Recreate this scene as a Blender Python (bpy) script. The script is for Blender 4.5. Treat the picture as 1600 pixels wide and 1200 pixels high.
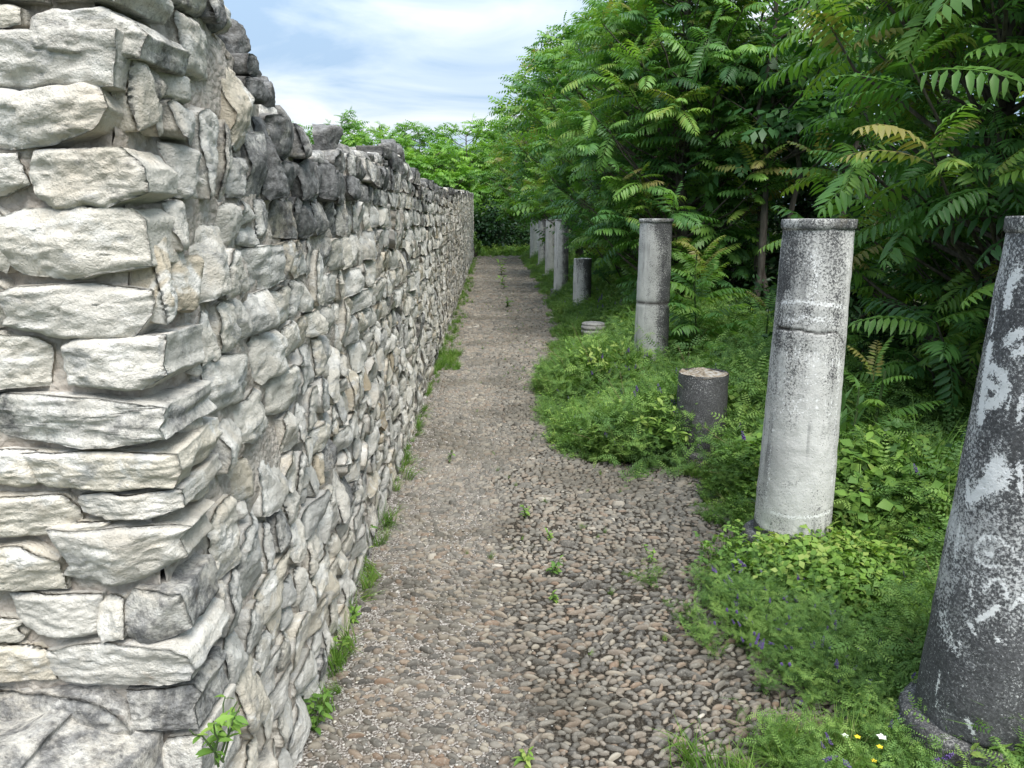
import bpy, math, random, time
import numpy as np
from mathutils import Vector, Matrix, Euler

random.seed(7)
rng = np.random.default_rng(11)
T0 = time.time()
for o in list(bpy.data.objects):
    bpy.data.objects.remove(o, do_unlink=True)
scene = bpy.context.scene
COL = scene.collection
R = math.radians

# ------------------------------------------------------------------ camera
FPX, PITCH, YAW, EYE = 1150.0, R(12.64), R(1.55), 1.6      # focal length in pixels of the 1600 px wide photograph
cam_data = bpy.data.cameras.new('camera')
cam = bpy.data.objects.new('camera', cam_data)
COL.objects.link(cam)
cam.location = (0.0, 0.0, EYE)
cam.rotation_euler = (R(90) - PITCH, 0.0, -YAW)
cam_data.sensor_width = 36.0
cam_data.lens = FPX / 1600.0 * 36.0
cam_data.clip_start = 0.05
cam_data.clip_end = 6000.0
scene.camera = cam

# ------------------------------------------------------------------ sky, sun, exposure
SUN_EL, SUN_AZ = R(57), R(158)          # azimuth clockwise from the path's direction: behind the viewer, a little to the right
world = bpy.data.worlds.new('World')
scene.world = world
world.use_nodes = True
wt = world.node_tree
wt.nodes.clear()

def wn(t, **kw):
    n = wt.nodes.new(t)
    for k, v in kw.items():
        setattr(n, k, v)
    return n
w_out = wn('ShaderNodeOutputWorld')
w_bg = wn('ShaderNodeBackground')
w_bg.inputs['Strength'].default_value = 0.112
w_sky = wn('ShaderNodeTexSky', sky_type='NISHITA', sun_disc=False, sun_elevation=SUN_EL, sun_rotation=SUN_AZ)
w_sky.air_density, w_sky.dust_density, w_sky.ozone_density = 1.0, 1.0, 1.6
w_tc = wn('ShaderNodeTexCoord')
w_sep = wn('ShaderNodeSeparateXYZ')
wt.links.new(w_tc.outputs['Generated'], w_sep.inputs[0])
w_zc = wn('ShaderNodeMath', operation='MAXIMUM'); w_zc.inputs[1].default_value = 0.0
wt.links.new(w_sep.outputs['Z'], w_zc.inputs[0])
w_z = wn('ShaderNodeMath', operation='ADD'); w_z.inputs[1].default_value = 0.16
wt.links.new(w_zc.outputs[0], w_z.inputs[0])
w_dx = wn('ShaderNodeMath', operation='DIVIDE'); w_dy = wn('ShaderNodeMath', operation='DIVIDE')
wt.links.new(w_sep.outputs['X'], w_dx.inputs[0]); wt.links.new(w_z.outputs[0], w_dx.inputs[1])
wt.links.new(w_sep.outputs['Y'], w_dy.inputs[0]); wt.links.new(w_z.outputs[0], w_dy.inputs[1])
w_cmb = wn('ShaderNodeCombineXYZ')
wt.links.new(w_dx.outputs[0], w_cmb.inputs[0]); wt.links.new(w_dy.outputs[0], w_cmb.inputs[1])
w_map = wn('ShaderNodeMapping'); w_map.inputs['Location'].default_value = (7.7, 4.35, 0.0)
w_map.inputs['Scale'].default_value = (0.55, 0.8, 1.0); w_map.inputs['Rotation'].default_value = (0, 0, R(-14))
wt.links.new(w_cmb.outputs[0], w_map.inputs[0])
w_n1 = wn('ShaderNodeTexNoise'); w_n1.inputs['Scale'].default_value = 1.8; w_n1.inputs['Detail'].default_value = 7.0
w_n1.inputs['Roughness'].default_value = 0.52; w_n1.inputs['Distortion'].default_value = 0.9
wt.links.new(w_map.outputs[0], w_n1.inputs['Vector'])
w_r1 = wn('ShaderNodeValToRGB')          # cloud layer: blue-grey undersides to white streaks
w_r1.color_ramp.elements[0].position = 0.40; w_r1.color_ramp.elements[0].color = (1.7, 2.35, 3.15, 1)
w_r1.color_ramp.elements[1].position = 0.70; w_r1.color_ramp.elements[1].color = (4.2, 4.25, 4.35, 1)
e = w_r1.color_ramp.elements.new(0.53); e.color = (2.7, 3.2, 3.7, 1)
wt.links.new(w_n1.outputs['Fac'], w_r1.inputs['Fac'])
w_mix = wn('ShaderNodeMix', data_type='RGBA'); w_mix.inputs[0].default_value = 0.93
# a clouded sky is brighter overhead than towards the horizon
w_up = wn('ShaderNodeMath', operation='MULTIPLY_ADD'); w_up.inputs[1].default_value = 1.3; w_up.inputs[2].default_value = 0.92
wt.links.new(w_zc.outputs[0], w_up.inputs[0])
w_cl = wn('ShaderNodeVectorMath', operation='SCALE')
wt.links.new(w_r1.outputs[0], w_cl.inputs[0]); wt.links.new(w_up.outputs[0], w_cl.inputs['Scale'])
wt.links.new(w_sky.outputs[0], w_mix.inputs[6]); wt.links.new(w_cl.outputs[0], w_mix.inputs[7])
wt.links.new(w_mix.outputs[2], w_bg.inputs['Color'])
wt.links.new(w_bg.outputs[0], w_out.inputs[0])

sun_data = bpy.data.lights.new('sun', 'SUN')
sun_data.energy = 2.6
sun_data.angle = R(38)
sun_data.color = (1.0, 0.96, 0.905)
sun = bpy.data.objects.new('sun', sun_data)
COL.objects.link(sun)
sdir = Vector((math.sin(SUN_AZ) * math.cos(SUN_EL), math.cos(SUN_AZ) * math.cos(SUN_EL), math.sin(SUN_EL)))
sun.rotation_euler = sdir.to_track_quat('Z', 'Y').to_euler()

scene.view_settings.view_transform = 'Standard'
scene.view_settings.look = 'None'
scene.view_settings.exposure = 1.14
scene.view_settings.gamma = 1.0
scene.view_settings.use_curve_mapping = False

# ------------------------------------------------------------------ camera geometry helpers
CAM_M = cam.rotation_euler.to_matrix()
CAM_R, CAM_U, CAM_F = (np.array(CAM_M.col[0]), np.array(CAM_M.col[1]), -np.array(CAM_M.col[2]))
EYE_P = np.array((0.0, 0.0, EYE))

def ray(px, py):
    d = CAM_F + CAM_R * ((px - 800.0) / FPX) - CAM_U * ((py - 600.0) / FPX)
    return d / np.linalg.norm(d)

def on_ground(px, py, z=0.0):
    """The point of the ground (or of level z) that the photograph shows at this pixel."""
    d = ray(px, py)
    return EYE_P + d * ((z - EYE) / d[2])

def on_plane_y(px, py, y):
    d = ray(px, py)
    return EYE_P + d * (y / d[1])

def project(P):
    """World points (n,3) -> pixel x, pixel y, depth."""
    q = np.asarray(P, float) - EYE_P
    z = q @ CAM_F
    zz = np.where(z > 0.05, z, 0.05)
    return 800 + FPX * (q @ CAM_R) / zz, 600 - FPX * (q @ CAM_U) / zz, z

# ------------------------------------------------------------------ noise
def _hash(ix, iy, iz, seed):
    h = (ix.astype(np.int64) * 374761393 + iy.astype(np.int64) * 668265263 + iz.astype(np.int64) * 2147483647 + seed * 1274126177) & 0xFFFFFFFF
    h = ((h ^ (h >> 13)) * 1274126177) & 0xFFFFFFFF
    h = ((h ^ (h >> 16)) * 2246822519) & 0xFFFFFFFF
    return ((h ^ (h >> 15)) & 0xFFFFFF) / float(0xFFFFFF)

def vnoise(P, seed=0):
    """Value noise in 0..1 at points P (n,3)."""
    P = np.asarray(P, float)
    i = np.floor(P)
    f = P - i
    f = f * f * f * (f * (f * 6 - 15) + 10)
    i = i.astype(np.int64)
    out = 0
    for dx in (0, 1):
        wx = f[:, 0] if dx else 1 - f[:, 0]
        for dy in (0, 1):
            wy = f[:, 1] if dy else 1 - f[:, 1]
            for dz in (0, 1):
                wz = f[:, 2] if dz else 1 - f[:, 2]
                out = out + wx * wy * wz * _hash(i[:, 0] + dx, i[:, 1] + dy, i[:, 2] + dz, seed)
    return out

def fbm(P, octs=3, seed=0, gain=0.5):
    P = np.asarray(P, float)
    a, s, tot = 1.0, 0.0, 0.0
    for k in range(octs):
        s = s + a * (vnoise(P * (2.03 ** k) + 17.3 * k, seed + k) - 0.5) * 2
        tot += a
        a *= gain
    return s / tot

# ------------------------------------------------------------------ mesh helpers
def mesh_np(name, V, F, mat=None, smooth=False, attrs=None):
    """One mesh from numpy vertices and faces (list of arrays (n,3)/(n,4) or one array)."""
    me = bpy.data.meshes.new(name)
    V = np.ascontiguousarray(V, dtype=np.float32)
    Fs = F if isinstance(F, (list, tuple)) else [F]
    Fs = [np.asarray(f, dtype=np.int32) for f in Fs if len(f)]
    nl = sum(f.size for f in Fs)
    npoly = sum(len(f) for f in Fs)
    me.vertices.add(len(V)); me.vertices.foreach_set('co', V.ravel())
    me.loops.add(nl); me.polygons.add(npoly)
    me.loops.foreach_set('vertex_index', np.concatenate([f.ravel() for f in Fs]).astype(np.int32))
    tot = np.concatenate([np.full(len(f), f.shape[1], np.int32) for f in Fs])
    st = np.concatenate(([0], np.cumsum(tot)[:-1])).astype(np.int32)
    me.polygons.foreach_set('loop_start', st)
    if smooth:
        me.polygons.foreach_set('use_smooth', np.ones(npoly, bool))
    for k, v in (attrs or {}).items():
        v = np.asarray(v, dtype=np.float32)
        if v.ndim == 1:
            a = me.attributes.new(k, 'FLOAT', 'POINT'); a.data.foreach_set('value', v)
        else:
            a = me.attributes.new(k, 'FLOAT_VECTOR', 'POINT'); a.data.foreach_set('vector', np.ascontiguousarray(v).ravel())
    me.update(calc_edges=True)
    me.validate()
    if mat:
        me.materials.append(mat)
    return me

def link(name, data, parent=None, loc=None, kind=None, label=None, cat=None, group=None):
    o = bpy.data.objects.new(name, data)
    COL.objects.link(o)
    if parent is not None:
        o.parent = parent
    if loc is not None:
        o.location = loc
    if kind: o['kind'] = kind
    if label: o['label'] = label
    if cat: o['category'] = cat
    if group: o['group'] = group
    return o

def thing(name, label, cat, loc=(0, 0, 0), group=None, rotz=0.0):
    o = link(name, None, None, loc, None, label, cat, group)
    o.rotation_euler = (0, 0, rotz)
    return o

class Merge:
    """Collects vertices and faces (and point attributes) of many pieces for one mesh."""
    def __init__(self):
        self.V, self.T, self.Q, self.A, self.n = [], [], [], {}, 0
    def add(self, V, F, **attrs):
        F = np.asarray(F)
        self.V.append(V)
        (self.T if F.shape[1] == 3 else self.Q).append(F + self.n)
        for k, v in attrs.items():
            self.A.setdefault(k, []).append(np.broadcast_to(np.asarray(v, float), (len(V),)).copy())
        self.n += len(V)
    def mesh(self, name, mat, smooth=False):
        F = []
        if self.T: F.append(np.concatenate(self.T))
        if self.Q: F.append(np.concatenate(self.Q))
        return mesh_np(name, np.concatenate(self.V), F, mat, smooth, {k: np.concatenate(v) for k, v in self.A.items()})

def grid_faces(nu, nv, wrap=False):
    """Quads of a grid of nu x nv vertices, index u*nv+v; wrap joins the last u to the first."""
    u = np.arange(nu if wrap else nu - 1)
    v = np.arange(nv - 1)
    U, Vv = np.meshgrid(u, v, indexing='ij')
    U2 = (U + 1) % nu
    return np.stack([U * nv + Vv, U2 * nv + Vv, U2 * nv + Vv + 1, U * nv + Vv + 1], -1).reshape(-1, 4)

def tube(points, radii, sides=6):
    P = np.asarray(points, float)
    n = len(P)
    T = np.gradient(P, axis=0)
    T /= np.linalg.norm(T, axis=1)[:, None] + 1e-9
    ref = np.where(np.abs(T[:, 2:3]) > 0.9, np.array([[1.0, 0, 0]]), np.array([[0, 0, 1.0]]))
    A = np.cross(T, ref); A /= np.linalg.norm(A, axis=1)[:, None] + 1e-9
    B = np.cross(T, A)
    th = np.arange(sides) * 2 * np.pi / sides
    r = np.broadcast_to(np.asarray(radii, float), (n,))
    V = P[None] + r[None, :, None] * (np.cos(th)[:, None, None] * A[None] + np.sin(th)[:, None, None] * B[None])
    return V.reshape(-1, 3), grid_faces(sides, n, wrap=True)

# ------------------------------------------------------------------ material helper
class NT:
    def __init__(self, name):
        self.m = bpy.data.materials.new(name)
        self.m.use_nodes = True
        self.t = self.m.node_tree
        self.t.nodes.clear()
        self.out = self.t.nodes.new('ShaderNodeOutputMaterial')
    def n(self, typ, ins=None, **kw):
        nd = self.t.nodes.new(typ)
        for k, v in kw.items():
            setattr(nd, k, v)
        for k, v in (ins or {}).items():
            self.set(nd.inputs[k], v)
        return nd
    def set(self, sock, v):
        if isinstance(v, bpy.types.NodeSocket):
            self.t.links.new(v, sock)
        elif isinstance(v, (tuple, list)) and len(v) == 3 and sock.type == 'RGBA':
            sock.default_value = (*v, 1)
        else:
            sock.default_value = v
    def attr(self, name):
        return self.n('ShaderNodeAttribute', attribute_name=name).outputs['Fac']
    def pos(self, scale=(1, 1, 1), obj=False):
        src = self.n('ShaderNodeTexCoord').outputs['Object'] if obj else self.n('ShaderNodeNewGeometry').outputs['Position']
        return self.n('ShaderNodeMapping', {'Vector': src, 'Scale': scale}).outputs[0]
    def noise(self, vec, scale, detail=4, rough=0.55, dist=0.0):
        return self.n('ShaderNodeTexNoise', {'Vector': vec, 'Scale': scale, 'Detail': detail, 'Roughness': rough, 'Distortion': dist}).outputs['Fac']
    def voro(self, vec, scale, feature='F1', out='Distance'):
        return self.n('ShaderNodeTexVoronoi', {'Vector': vec, 'Scale': scale}, feature=feature).outputs[out]
    def math(self, op, a, b=0.0, clamp=False):
        return self.n('ShaderNodeMath', {0: a, 1: b}, operation=op, use_clamp=clamp).outputs[0]
    def step(self, v, lo, hi):
        return self.n('ShaderNodeMapRange', {'Value': v, 'From Min': lo, 'From Max': hi}, interpolation_type='SMOOTHSTEP').outputs[0]
    def mix(self, f, a, b, mode='MIX'):
        nd = self.n('ShaderNodeMix', data_type='RGBA', blend_type=mode)
        self.set(nd.inputs[0], f); self.set(nd.inputs[6], a); self.set(nd.inputs[7], b)
        return nd.outputs[2]
    def ramp(self, f, stops):
        nd = self.n('ShaderNodeValToRGB', {'Fac': f})
        els = nd.color_ramp.elements
        while len(els) < len(stops): els.new(0.5)
        for el, (p, c) in zip(els, stops):
            el.position = p; el.color = (*c, 1)
        return nd.outputs[0]
    def bump(self, h, strength=0.5, dist=0.01, normal=None):
        ins = {'Height': h, 'Strength': strength, 'Distance': dist}
        if normal is not None: ins['Normal'] = normal
        return self.n('ShaderNodeBump', ins).outputs[0]
    def surface(self, color, rough=0.9, normal=None, spec=0.25):
        p = self.n('ShaderNodeBsdfPrincipled', {'Base Color': color, 'Roughness': rough, 'Specular IOR Level': spec})
        if normal is not None: self.set(p.inputs['Normal'], normal)
        self.t.links.new(p.outputs[0], self.out.inputs[0])
        return self.m
    def leaf(self, color, rough=0.5, spec=0.3, trans=0.35, normal=None):
        p = self.n('ShaderNodeBsdfPrincipled', {'Base Color': color, 'Roughness': rough, 'Specular IOR Level': spec})
        tcol = self.mix(1.0, color, (1.25, 1.35, 0.55), 'MULTIPLY')
        t = self.n('ShaderNodeBsdfTranslucent', {'Color': tcol})
        if normal is not None: self.set(p.inputs['Normal'], normal)
        s = self.n('ShaderNodeMixShader', {0: trans, 1: p.outputs[0], 2: t.outputs[0]})
        self.t.links.new(s.outputs[0], self.out.inputs[0])
        return self.m
# ------------------------------------------------------------------ materials
def mat_limestone():
    k = NT('limestone')
    P = k.pos()
    tint, dark = k.attr('tint'), k.attr('lichen')
    base = k.ramp(tint, [(0.0, (0.46, 0.45, 0.42)), (0.35, (0.60, 0.57, 0.51)), (0.7, (0.66, 0.61, 0.515)), (0.9, (0.53, 0.47, 0.37)), (1.0, (0.44, 0.36, 0.25))])
    # clean fractures pale, others cool grey or stained cream, with fairly crisp borders
    n1 = k.noise(P, 8, 7, 0.62, 0.8)
    base = k.mix(k.step(n1, 0.50, 0.60), base, (0.71, 0.685, 0.63))
    cool = k.noise(k.pos((1, 1, 1.6)), 11, 6, 0.6, 0.6)
    base = k.mix(k.math('MULTIPLY', k.step(cool, 0.57, 0.64), 0.5), base, (0.34, 0.345, 0.345))
    cream = k.noise(P, 4.3, 6, 0.6, 0.4)
    base = k.mix(k.math('MULTIPLY', k.step(cream, 0.54, 0.66), 0.4), base, (0.52, 0.445, 0.335))
    spk = k.noise(P, 130, 5, 0.72)
    base = k.mix(k.math('MULTIPLY', k.step(spk, 0.56, 0.68), 0.38), base, (0.19, 0.185, 0.175))
    # black lichen and soot: patches whose reach each stone's own lichen value sets
    s1 = k.noise(P, 9, 8, 0.66, 0.5)
    s2 = k.noise(P, 75, 5, 0.7)
    cov = k.math('ADD', k.math('MULTIPLY', dark, 0.55), k.math('ADD', k.math('MULTIPLY', s1, 0.85), k.math('MULTIPLY', s2, 0.34)))
    m = k.step(cov, 0.75, 0.98)
    dcol = k.mix(k.step(k.noise(P, 42, 5, 0.7), 0.36, 0.66), (0.042, 0.043, 0.046), (0.20, 0.20, 0.20))
    base = k.mix(k.math('MULTIPLY', m, 0.88), base, dcol)
    rust = k.noise(P, 6.3, 5, 0.6)
    base = k.mix(k.math('MULTIPLY', k.step(rust, 0.68, 0.76), 0.5), base, (0.33, 0.19, 0.09))
    h = k.math('ADD', k.math('MULTIPLY', k.noise(P, 30, 8, 0.66, 0.3), 0.9), k.math('MULTIPLY', k.noise(P, 190, 4, 0.65), 0.30))
    pl = k.noise(k.pos((1, 1, 2.0)), 21, 4, 0.55, 0.8)          # chipped, platy relief
    h = k.math('ADD', h, k.math('MULTIPLY', k.math('SNAP', pl, 0.10), 1.7))
    return k.surface(base, 0.92, k.bump(h, 1.0, 0.013), 0.2)

def mat_mortar():
    k = NT('lime_mortar')
    P = k.pos()
    c = k.ramp(k.noise(P, 22, 6, 0.65), [(0.3, (0.32, 0.275, 0.23)), (0.5, (0.46, 0.41, 0.355)), (0.72, (0.56, 0.52, 0.46))])
    peb = k.voro(P, 70)
    c = k.mix(k.step(peb, 0.25, 0.1), c, (0.50, 0.46, 0.40))
    soot = k.noise(P, 3.2, 6, 0.65)
    c = k.mix(k.math('MULTIPLY', k.step(soot, 0.56, 0.7), 0.6), c, (0.11, 0.105, 0.10))
    h = k.math('ADD', k.noise(P, 55, 7, 0.65), k.math('MULTIPLY', peb, -0.6))
    return k.surface(c, 0.95, k.bump(h, 0.9, 0.012), 0.15)

def mat_pebble():
    k = NT('river_pebble')
    P = k.pos()
    t = k.attr('tint')
    c = k.ramp(t, [(0.0, (0.06, 0.057, 0.053)), (0.25, (0.135, 0.128, 0.115)), (0.45, (0.22, 0.205, 0.18)), (0.58, (0.18, 0.14, 0.108)), (0.72, (0.30, 0.275, 0.23)), (0.86, (0.20, 0.14, 0.10)), (0.94, (0.32, 0.29, 0.24)), (1.0, (0.50, 0.47, 0.42))])
    g = k.noise(P, 1.3, 5, 0.6)
    # worn tops grey and pale through the middle of the walk, redder stones near its start
    warm = k.n('ShaderNodeSeparateXYZ', {0: P}).outputs[1]
    c = k.mix(k.math('MULTIPLY', k.step(warm, 2.6, 4.2), 0.55), c, k.mix(0.45, c, (0.27, 0.265, 0.24)))
    c = k.mix(k.math('MULTIPLY', k.step(k.noise(P, 95, 6, 0.68), 0.5, 0.68), 0.35), c, (0.44, 0.42, 0.38))
    c = k.mix(k.math('MULTIPLY', k.step(k.noise(P, 140, 5, 0.68), 0.54, 0.68), 0.3), c, (0.08, 0.075, 0.065))
    c = k.mix(k.math('MULTIPLY', k.step(g, 0.46, 0.62), 0.5), c, (0.085, 0.078, 0.06))
    c = k.mix(1.0, c, (0.90, 0.88, 0.845), 'MULTIPLY')
    return k.surface(c, 0.75, k.bump(k.noise(P, 190, 5, 0.6), 0.35, 0.003), 0.3)

def mat_path():
    k = NT('path_mortar_bed')
    P = k.pos()
    n = k.noise(P, 1.1, 6, 0.6)
    x = k.math('ADD', k.n('ShaderNodeSeparateXYZ', {0: P}).outputs[0], k.math('MULTIPLY', k.noise(P, 2.5, 4), 0.7))
    dk = k.ramp(k.noise(P, 95, 5, 0.65), [(0.38, (0.014, 0.012, 0.009)), (0.56, (0.055, 0.046, 0.035)), (0.70, (0.20, 0.19, 0.16))])
    lt = k.ramp(k.noise(P, 110, 6, 0.7), [(0.38, (0.05, 0.042, 0.034)), (0.50, (0.19, 0.165, 0.14)), (0.60, (0.50, 0.475, 0.44))])
    c = k.mix(k.step(k.math('ADD', x, n), 1.02, 0.72), dk, lt)     # white lime crumbs lie on the wall's side, dark dirt on the other
    moss = k.noise(P, 2.3, 5, 0.6)
    c = k.mix(k.math('MULTIPLY', k.step(moss, 0.60, 0.72), 0.6), c, (0.045, 0.05, 0.02))
    return k.surface(c, 0.95, k.bump(k.noise(P, 110, 6, 0.65), 0.9, 0.01), 0.15)

def mat_ground():
    k = NT('soil_and_litter')
    P = k.pos()
    c = k.ramp(k.noise(P, 5, 7, 0.65), [(0.3, (0.025, 0.022, 0.014)), (0.5, (0.055, 0.048, 0.028)), (0.7, (0.05, 0.065, 0.022))])
    c = k.mix(k.step(k.noise(P, 0.35, 4), 0.4, 0.6), c, (0.045, 0.075, 0.02))
    return k.surface(c, 0.95, k.bump(k.noise(P, 40, 6), 0.8, 0.03), 0.1)

def mat_shaft(name, dark, lime=(0.50, 0.495, 0.47), streak=1.0):
    """Weathered column concrete; dark = how far black lichen covers it; attribute paint = whitewash lettering and scratches, crack = dirt in the crack, zone = more or less dark, by lichen and painted shade."""
    k = NT(name)
    P = k.pos(obj=True)
    PS = k.pos((1, 1, 0.12), obj=True)
    c = k.mix(k.step(k.noise(P, 5, 5, 0.6), 0.35, 0.7), lime, tuple(v * 0.72 for v in lime))
    c = k.mix(k.math('MULTIPLY', k.step(k.noise(PS, 16, 4, 0.55), 0.45, 0.75), 0.5 * streak), c, (0.60, 0.59, 0.56))
    zone = k.attr('zone')
    cov = k.math('ADD', k.math('ADD', k.math('ADD', k.math('MULTIPLY', k.noise(P, 120, 6, 0.8), 1.15), -0.265), k.math('MULTIPLY', k.noise(PS, 9, 5, 0.6), 0.36 * streak)), k.math('MULTIPLY', k.noise(P, 6.5, 4, 0.6), 0.36))
    cov = k.math('ADD', cov, k.math('ADD', zone, dark - 0.5))
    m = k.step(cov, 0.70, 0.84)
    dc = k.mix(k.step(k.noise(P, 130, 4), 0.4, 0.7), (0.022, 0.022, 0.024), (0.09, 0.09, 0.094))
    c = k.mix(k.math('MULTIPLY', m, 0.92), c, dc)
    c = k.mix(k.math('MULTIPLY', k.step(k.noise(P, 3.1, 4), 0.62, 0.74), 0.35), c, (0.36, 0.30, 0.20))
    run = k.noise(k.pos((1, 1, 0.05), obj=True), 26, 5, 0.6)
    c = k.mix(k.math('MULTIPLY', k.math('MULTIPLY', k.step(run, 0.52, 0.66), k.step(k.noise(P, 4, 3), 0.4, 0.6)), 0.55 * streak), c, (0.13, 0.13, 0.13))
    pa = k.math('ADD', k.attr('paint'), k.math('MULTIPLY', k.math('SUBTRACT', k.noise(P, 110, 6, 0.75), 0.5), 2.6))
    c = k.mix(k.math('MULTIPLY', k.step(pa, 0.44, 0.56), 0.95), c, (0.76, 0.76, 0.75))
    c = k.mix(k.attr('crack'), c, (0.05, 0.045, 0.04))
    h = k.math('ADD', k.noise(P, 90, 7, 0.7), k.math('MULTIPLY', k.step(k.voro(P, 45), 0.16, 0.05), -0.5))
    return k.surface(c, 0.92, k.bump(h, 0.6, 0.006), 0.2)

def mat_orange_lichen():
    k = NT('lichened_break')
    P = k.pos(obj=True)
    c = k.ramp(k.noise(P, 30, 6, 0.65), [(0.36, (0.12, 0.10, 0.075)), (0.48, (0.25, 0.20, 0.145)), (0.60, (0.38, 0.36, 0.325))])
    return k.surface(c, 0.95, k.bump(k.noise(P, 70, 6), 0.8, 0.008), 0.1)

def mat_leaf(name, stops, rough=0.42, trans=0.36, spec=0.35, vary=0.22):
    k = NT(name)
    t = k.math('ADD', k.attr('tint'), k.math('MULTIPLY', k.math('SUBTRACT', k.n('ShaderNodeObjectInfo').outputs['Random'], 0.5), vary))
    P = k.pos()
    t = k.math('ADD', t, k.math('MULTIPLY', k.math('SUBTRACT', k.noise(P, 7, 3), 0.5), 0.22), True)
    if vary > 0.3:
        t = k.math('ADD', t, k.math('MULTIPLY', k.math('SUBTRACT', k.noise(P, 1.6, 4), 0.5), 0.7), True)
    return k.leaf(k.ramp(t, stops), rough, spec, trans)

def mat_bark(name='grey_bark', a=(0.06, 0.052, 0.043), b=(0.15, 0.135, 0.115)):
    k = NT(name)
    P = k.pos((1, 1, 0.2))
    return k.surface(k.ramp(k.noise(P, 28, 6, 0.6), [(0.35, a), (0.7, b)]), 0.9, k.bump(k.noise(P, 50, 5), 0.5, 0.01), 0.2)

def mat_plain(name, c, rough=0.7):
    k = NT(name)
    n = k.noise(k.pos(), 60, 4)
    return k.surface(k.mix(n, tuple(v * 0.75 for v in c), tuple(min(1, v * 1.25) for v in c)), rough, None, 0.25)

M_STONE, M_MORTAR, M_PEB, M_PATH, M_GROUND = mat_limestone(), mat_mortar(), mat_pebble(), mat_path(), mat_ground()
AIL = [(0.0, (0.034, 0.092, 0.036)), (0.3, (0.058, 0.150, 0.046)), (0.55, (0.105, 0.235, 0.052)), (0.8, (0.190, 0.340, 0.060)), (0.93, (0.26, 0.33, 0.07)), (1.0, (0.29, 0.26, 0.09))]
M_AIL = mat_leaf('tree_of_heaven_leaf', AIL)
M_FAR = mat_leaf('bright_green_leaf', [(0.0, (0.045, 0.12, 0.022)), (0.4, (0.10, 0.23, 0.030)), (0.75, (0.19, 0.36, 0.045)), (1.0, (0.27, 0.43, 0.06))])
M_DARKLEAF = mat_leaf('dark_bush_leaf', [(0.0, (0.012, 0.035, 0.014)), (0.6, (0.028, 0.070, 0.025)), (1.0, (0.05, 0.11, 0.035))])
M_HERB = mat_leaf('herb_leaf', [(0.0, (0.062, 0.130, 0.034)), (0.4, (0.120, 0.230, 0.046)), (0.75, (0.20, 0.335, 0.060)), (1.0, (0.31, 0.39, 0.10))], 0.55, 0.3, 0.3, 0.5)
M_VETCH = mat_leaf('vetch_leaf', [(0.0, (0.066, 0.134, 0.042)), (0.5, (0.125, 0.236, 0.056)), (1.0, (0.235, 0.355, 0.085))], 0.6, 0.3, 0.28, 0.5)
M_GRASS = mat_leaf('grass_blade', [(0.0, (0.065, 0.14, 0.022)), (0.6, (0.14, 0.27, 0.036)), (1.0, (0.30, 0.29, 0.13))], 0.55, 0.3, 0.3, 0.5)
M_PALE = mat_leaf('pale_thistle_leaf', [(0.0, (0.07, 0.15, 0.045)), (0.6, (0.12, 0.24, 0.065)), (1.0, (0.20, 0.32, 0.13))], 0.5, 0.25, 0.3)
M_PURPLE = mat_plain('vetch_flower', (0.15, 0.095, 0.28))
M_YELLOW = mat_plain('yellow_petal', (0.70, 0.50, 0.03))
M_WHITE = mat_plain('white_petal', (0.75, 0.75, 0.70))
M_DRY = mat_plain('dry_straw', (0.30, 0.23, 0.13))
M_BARK = mat_bark()
M_STEM = mat_bark('green_stem', (0.05, 0.085, 0.03), (0.10, 0.14, 0.05))
# ------------------------------------------------------------------ rough stones
_DIRS = {}
def cube_dirs(n):
    """Directions of an n x n x 6 cube sphere and its quads, welded."""
    if n in _DIRS: return _DIRS[n]
    t = np.tan(np.linspace(-1, 1, n + 1) * np.pi / 4)
    a, b = np.meshgrid(t, t, indexing='ij')
    one = np.ones_like(a)
    V, Q, off = [], [], 0
    for ax in range(3):
        for s in (-1, 1):
            c = [None] * 3
            c[ax], c[(ax + 1) % 3], c[(ax + 2) % 3] = one * s, a, b
            V.append(np.stack(c, -1).reshape(-1, 3))
            f = grid_faces(n + 1, n + 1)
            Q.append((f if s > 0 else f[:, ::-1]) + off)
            off += (n + 1) ** 2
    V, Q = np.concatenate(V), np.concatenate(Q)
    key = np.round(V * 1e5).astype(np.int64)
    _, first, inv = np.unique(key, axis=0, return_index=True, return_inverse=True)
    V, Q = V[first], inv.reshape(-1)[Q]
    V = V / np.linalg.norm(V, axis=1)[:, None]
    _DIRS[n] = (V, Q)
    return _DIRS[n]

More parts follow.
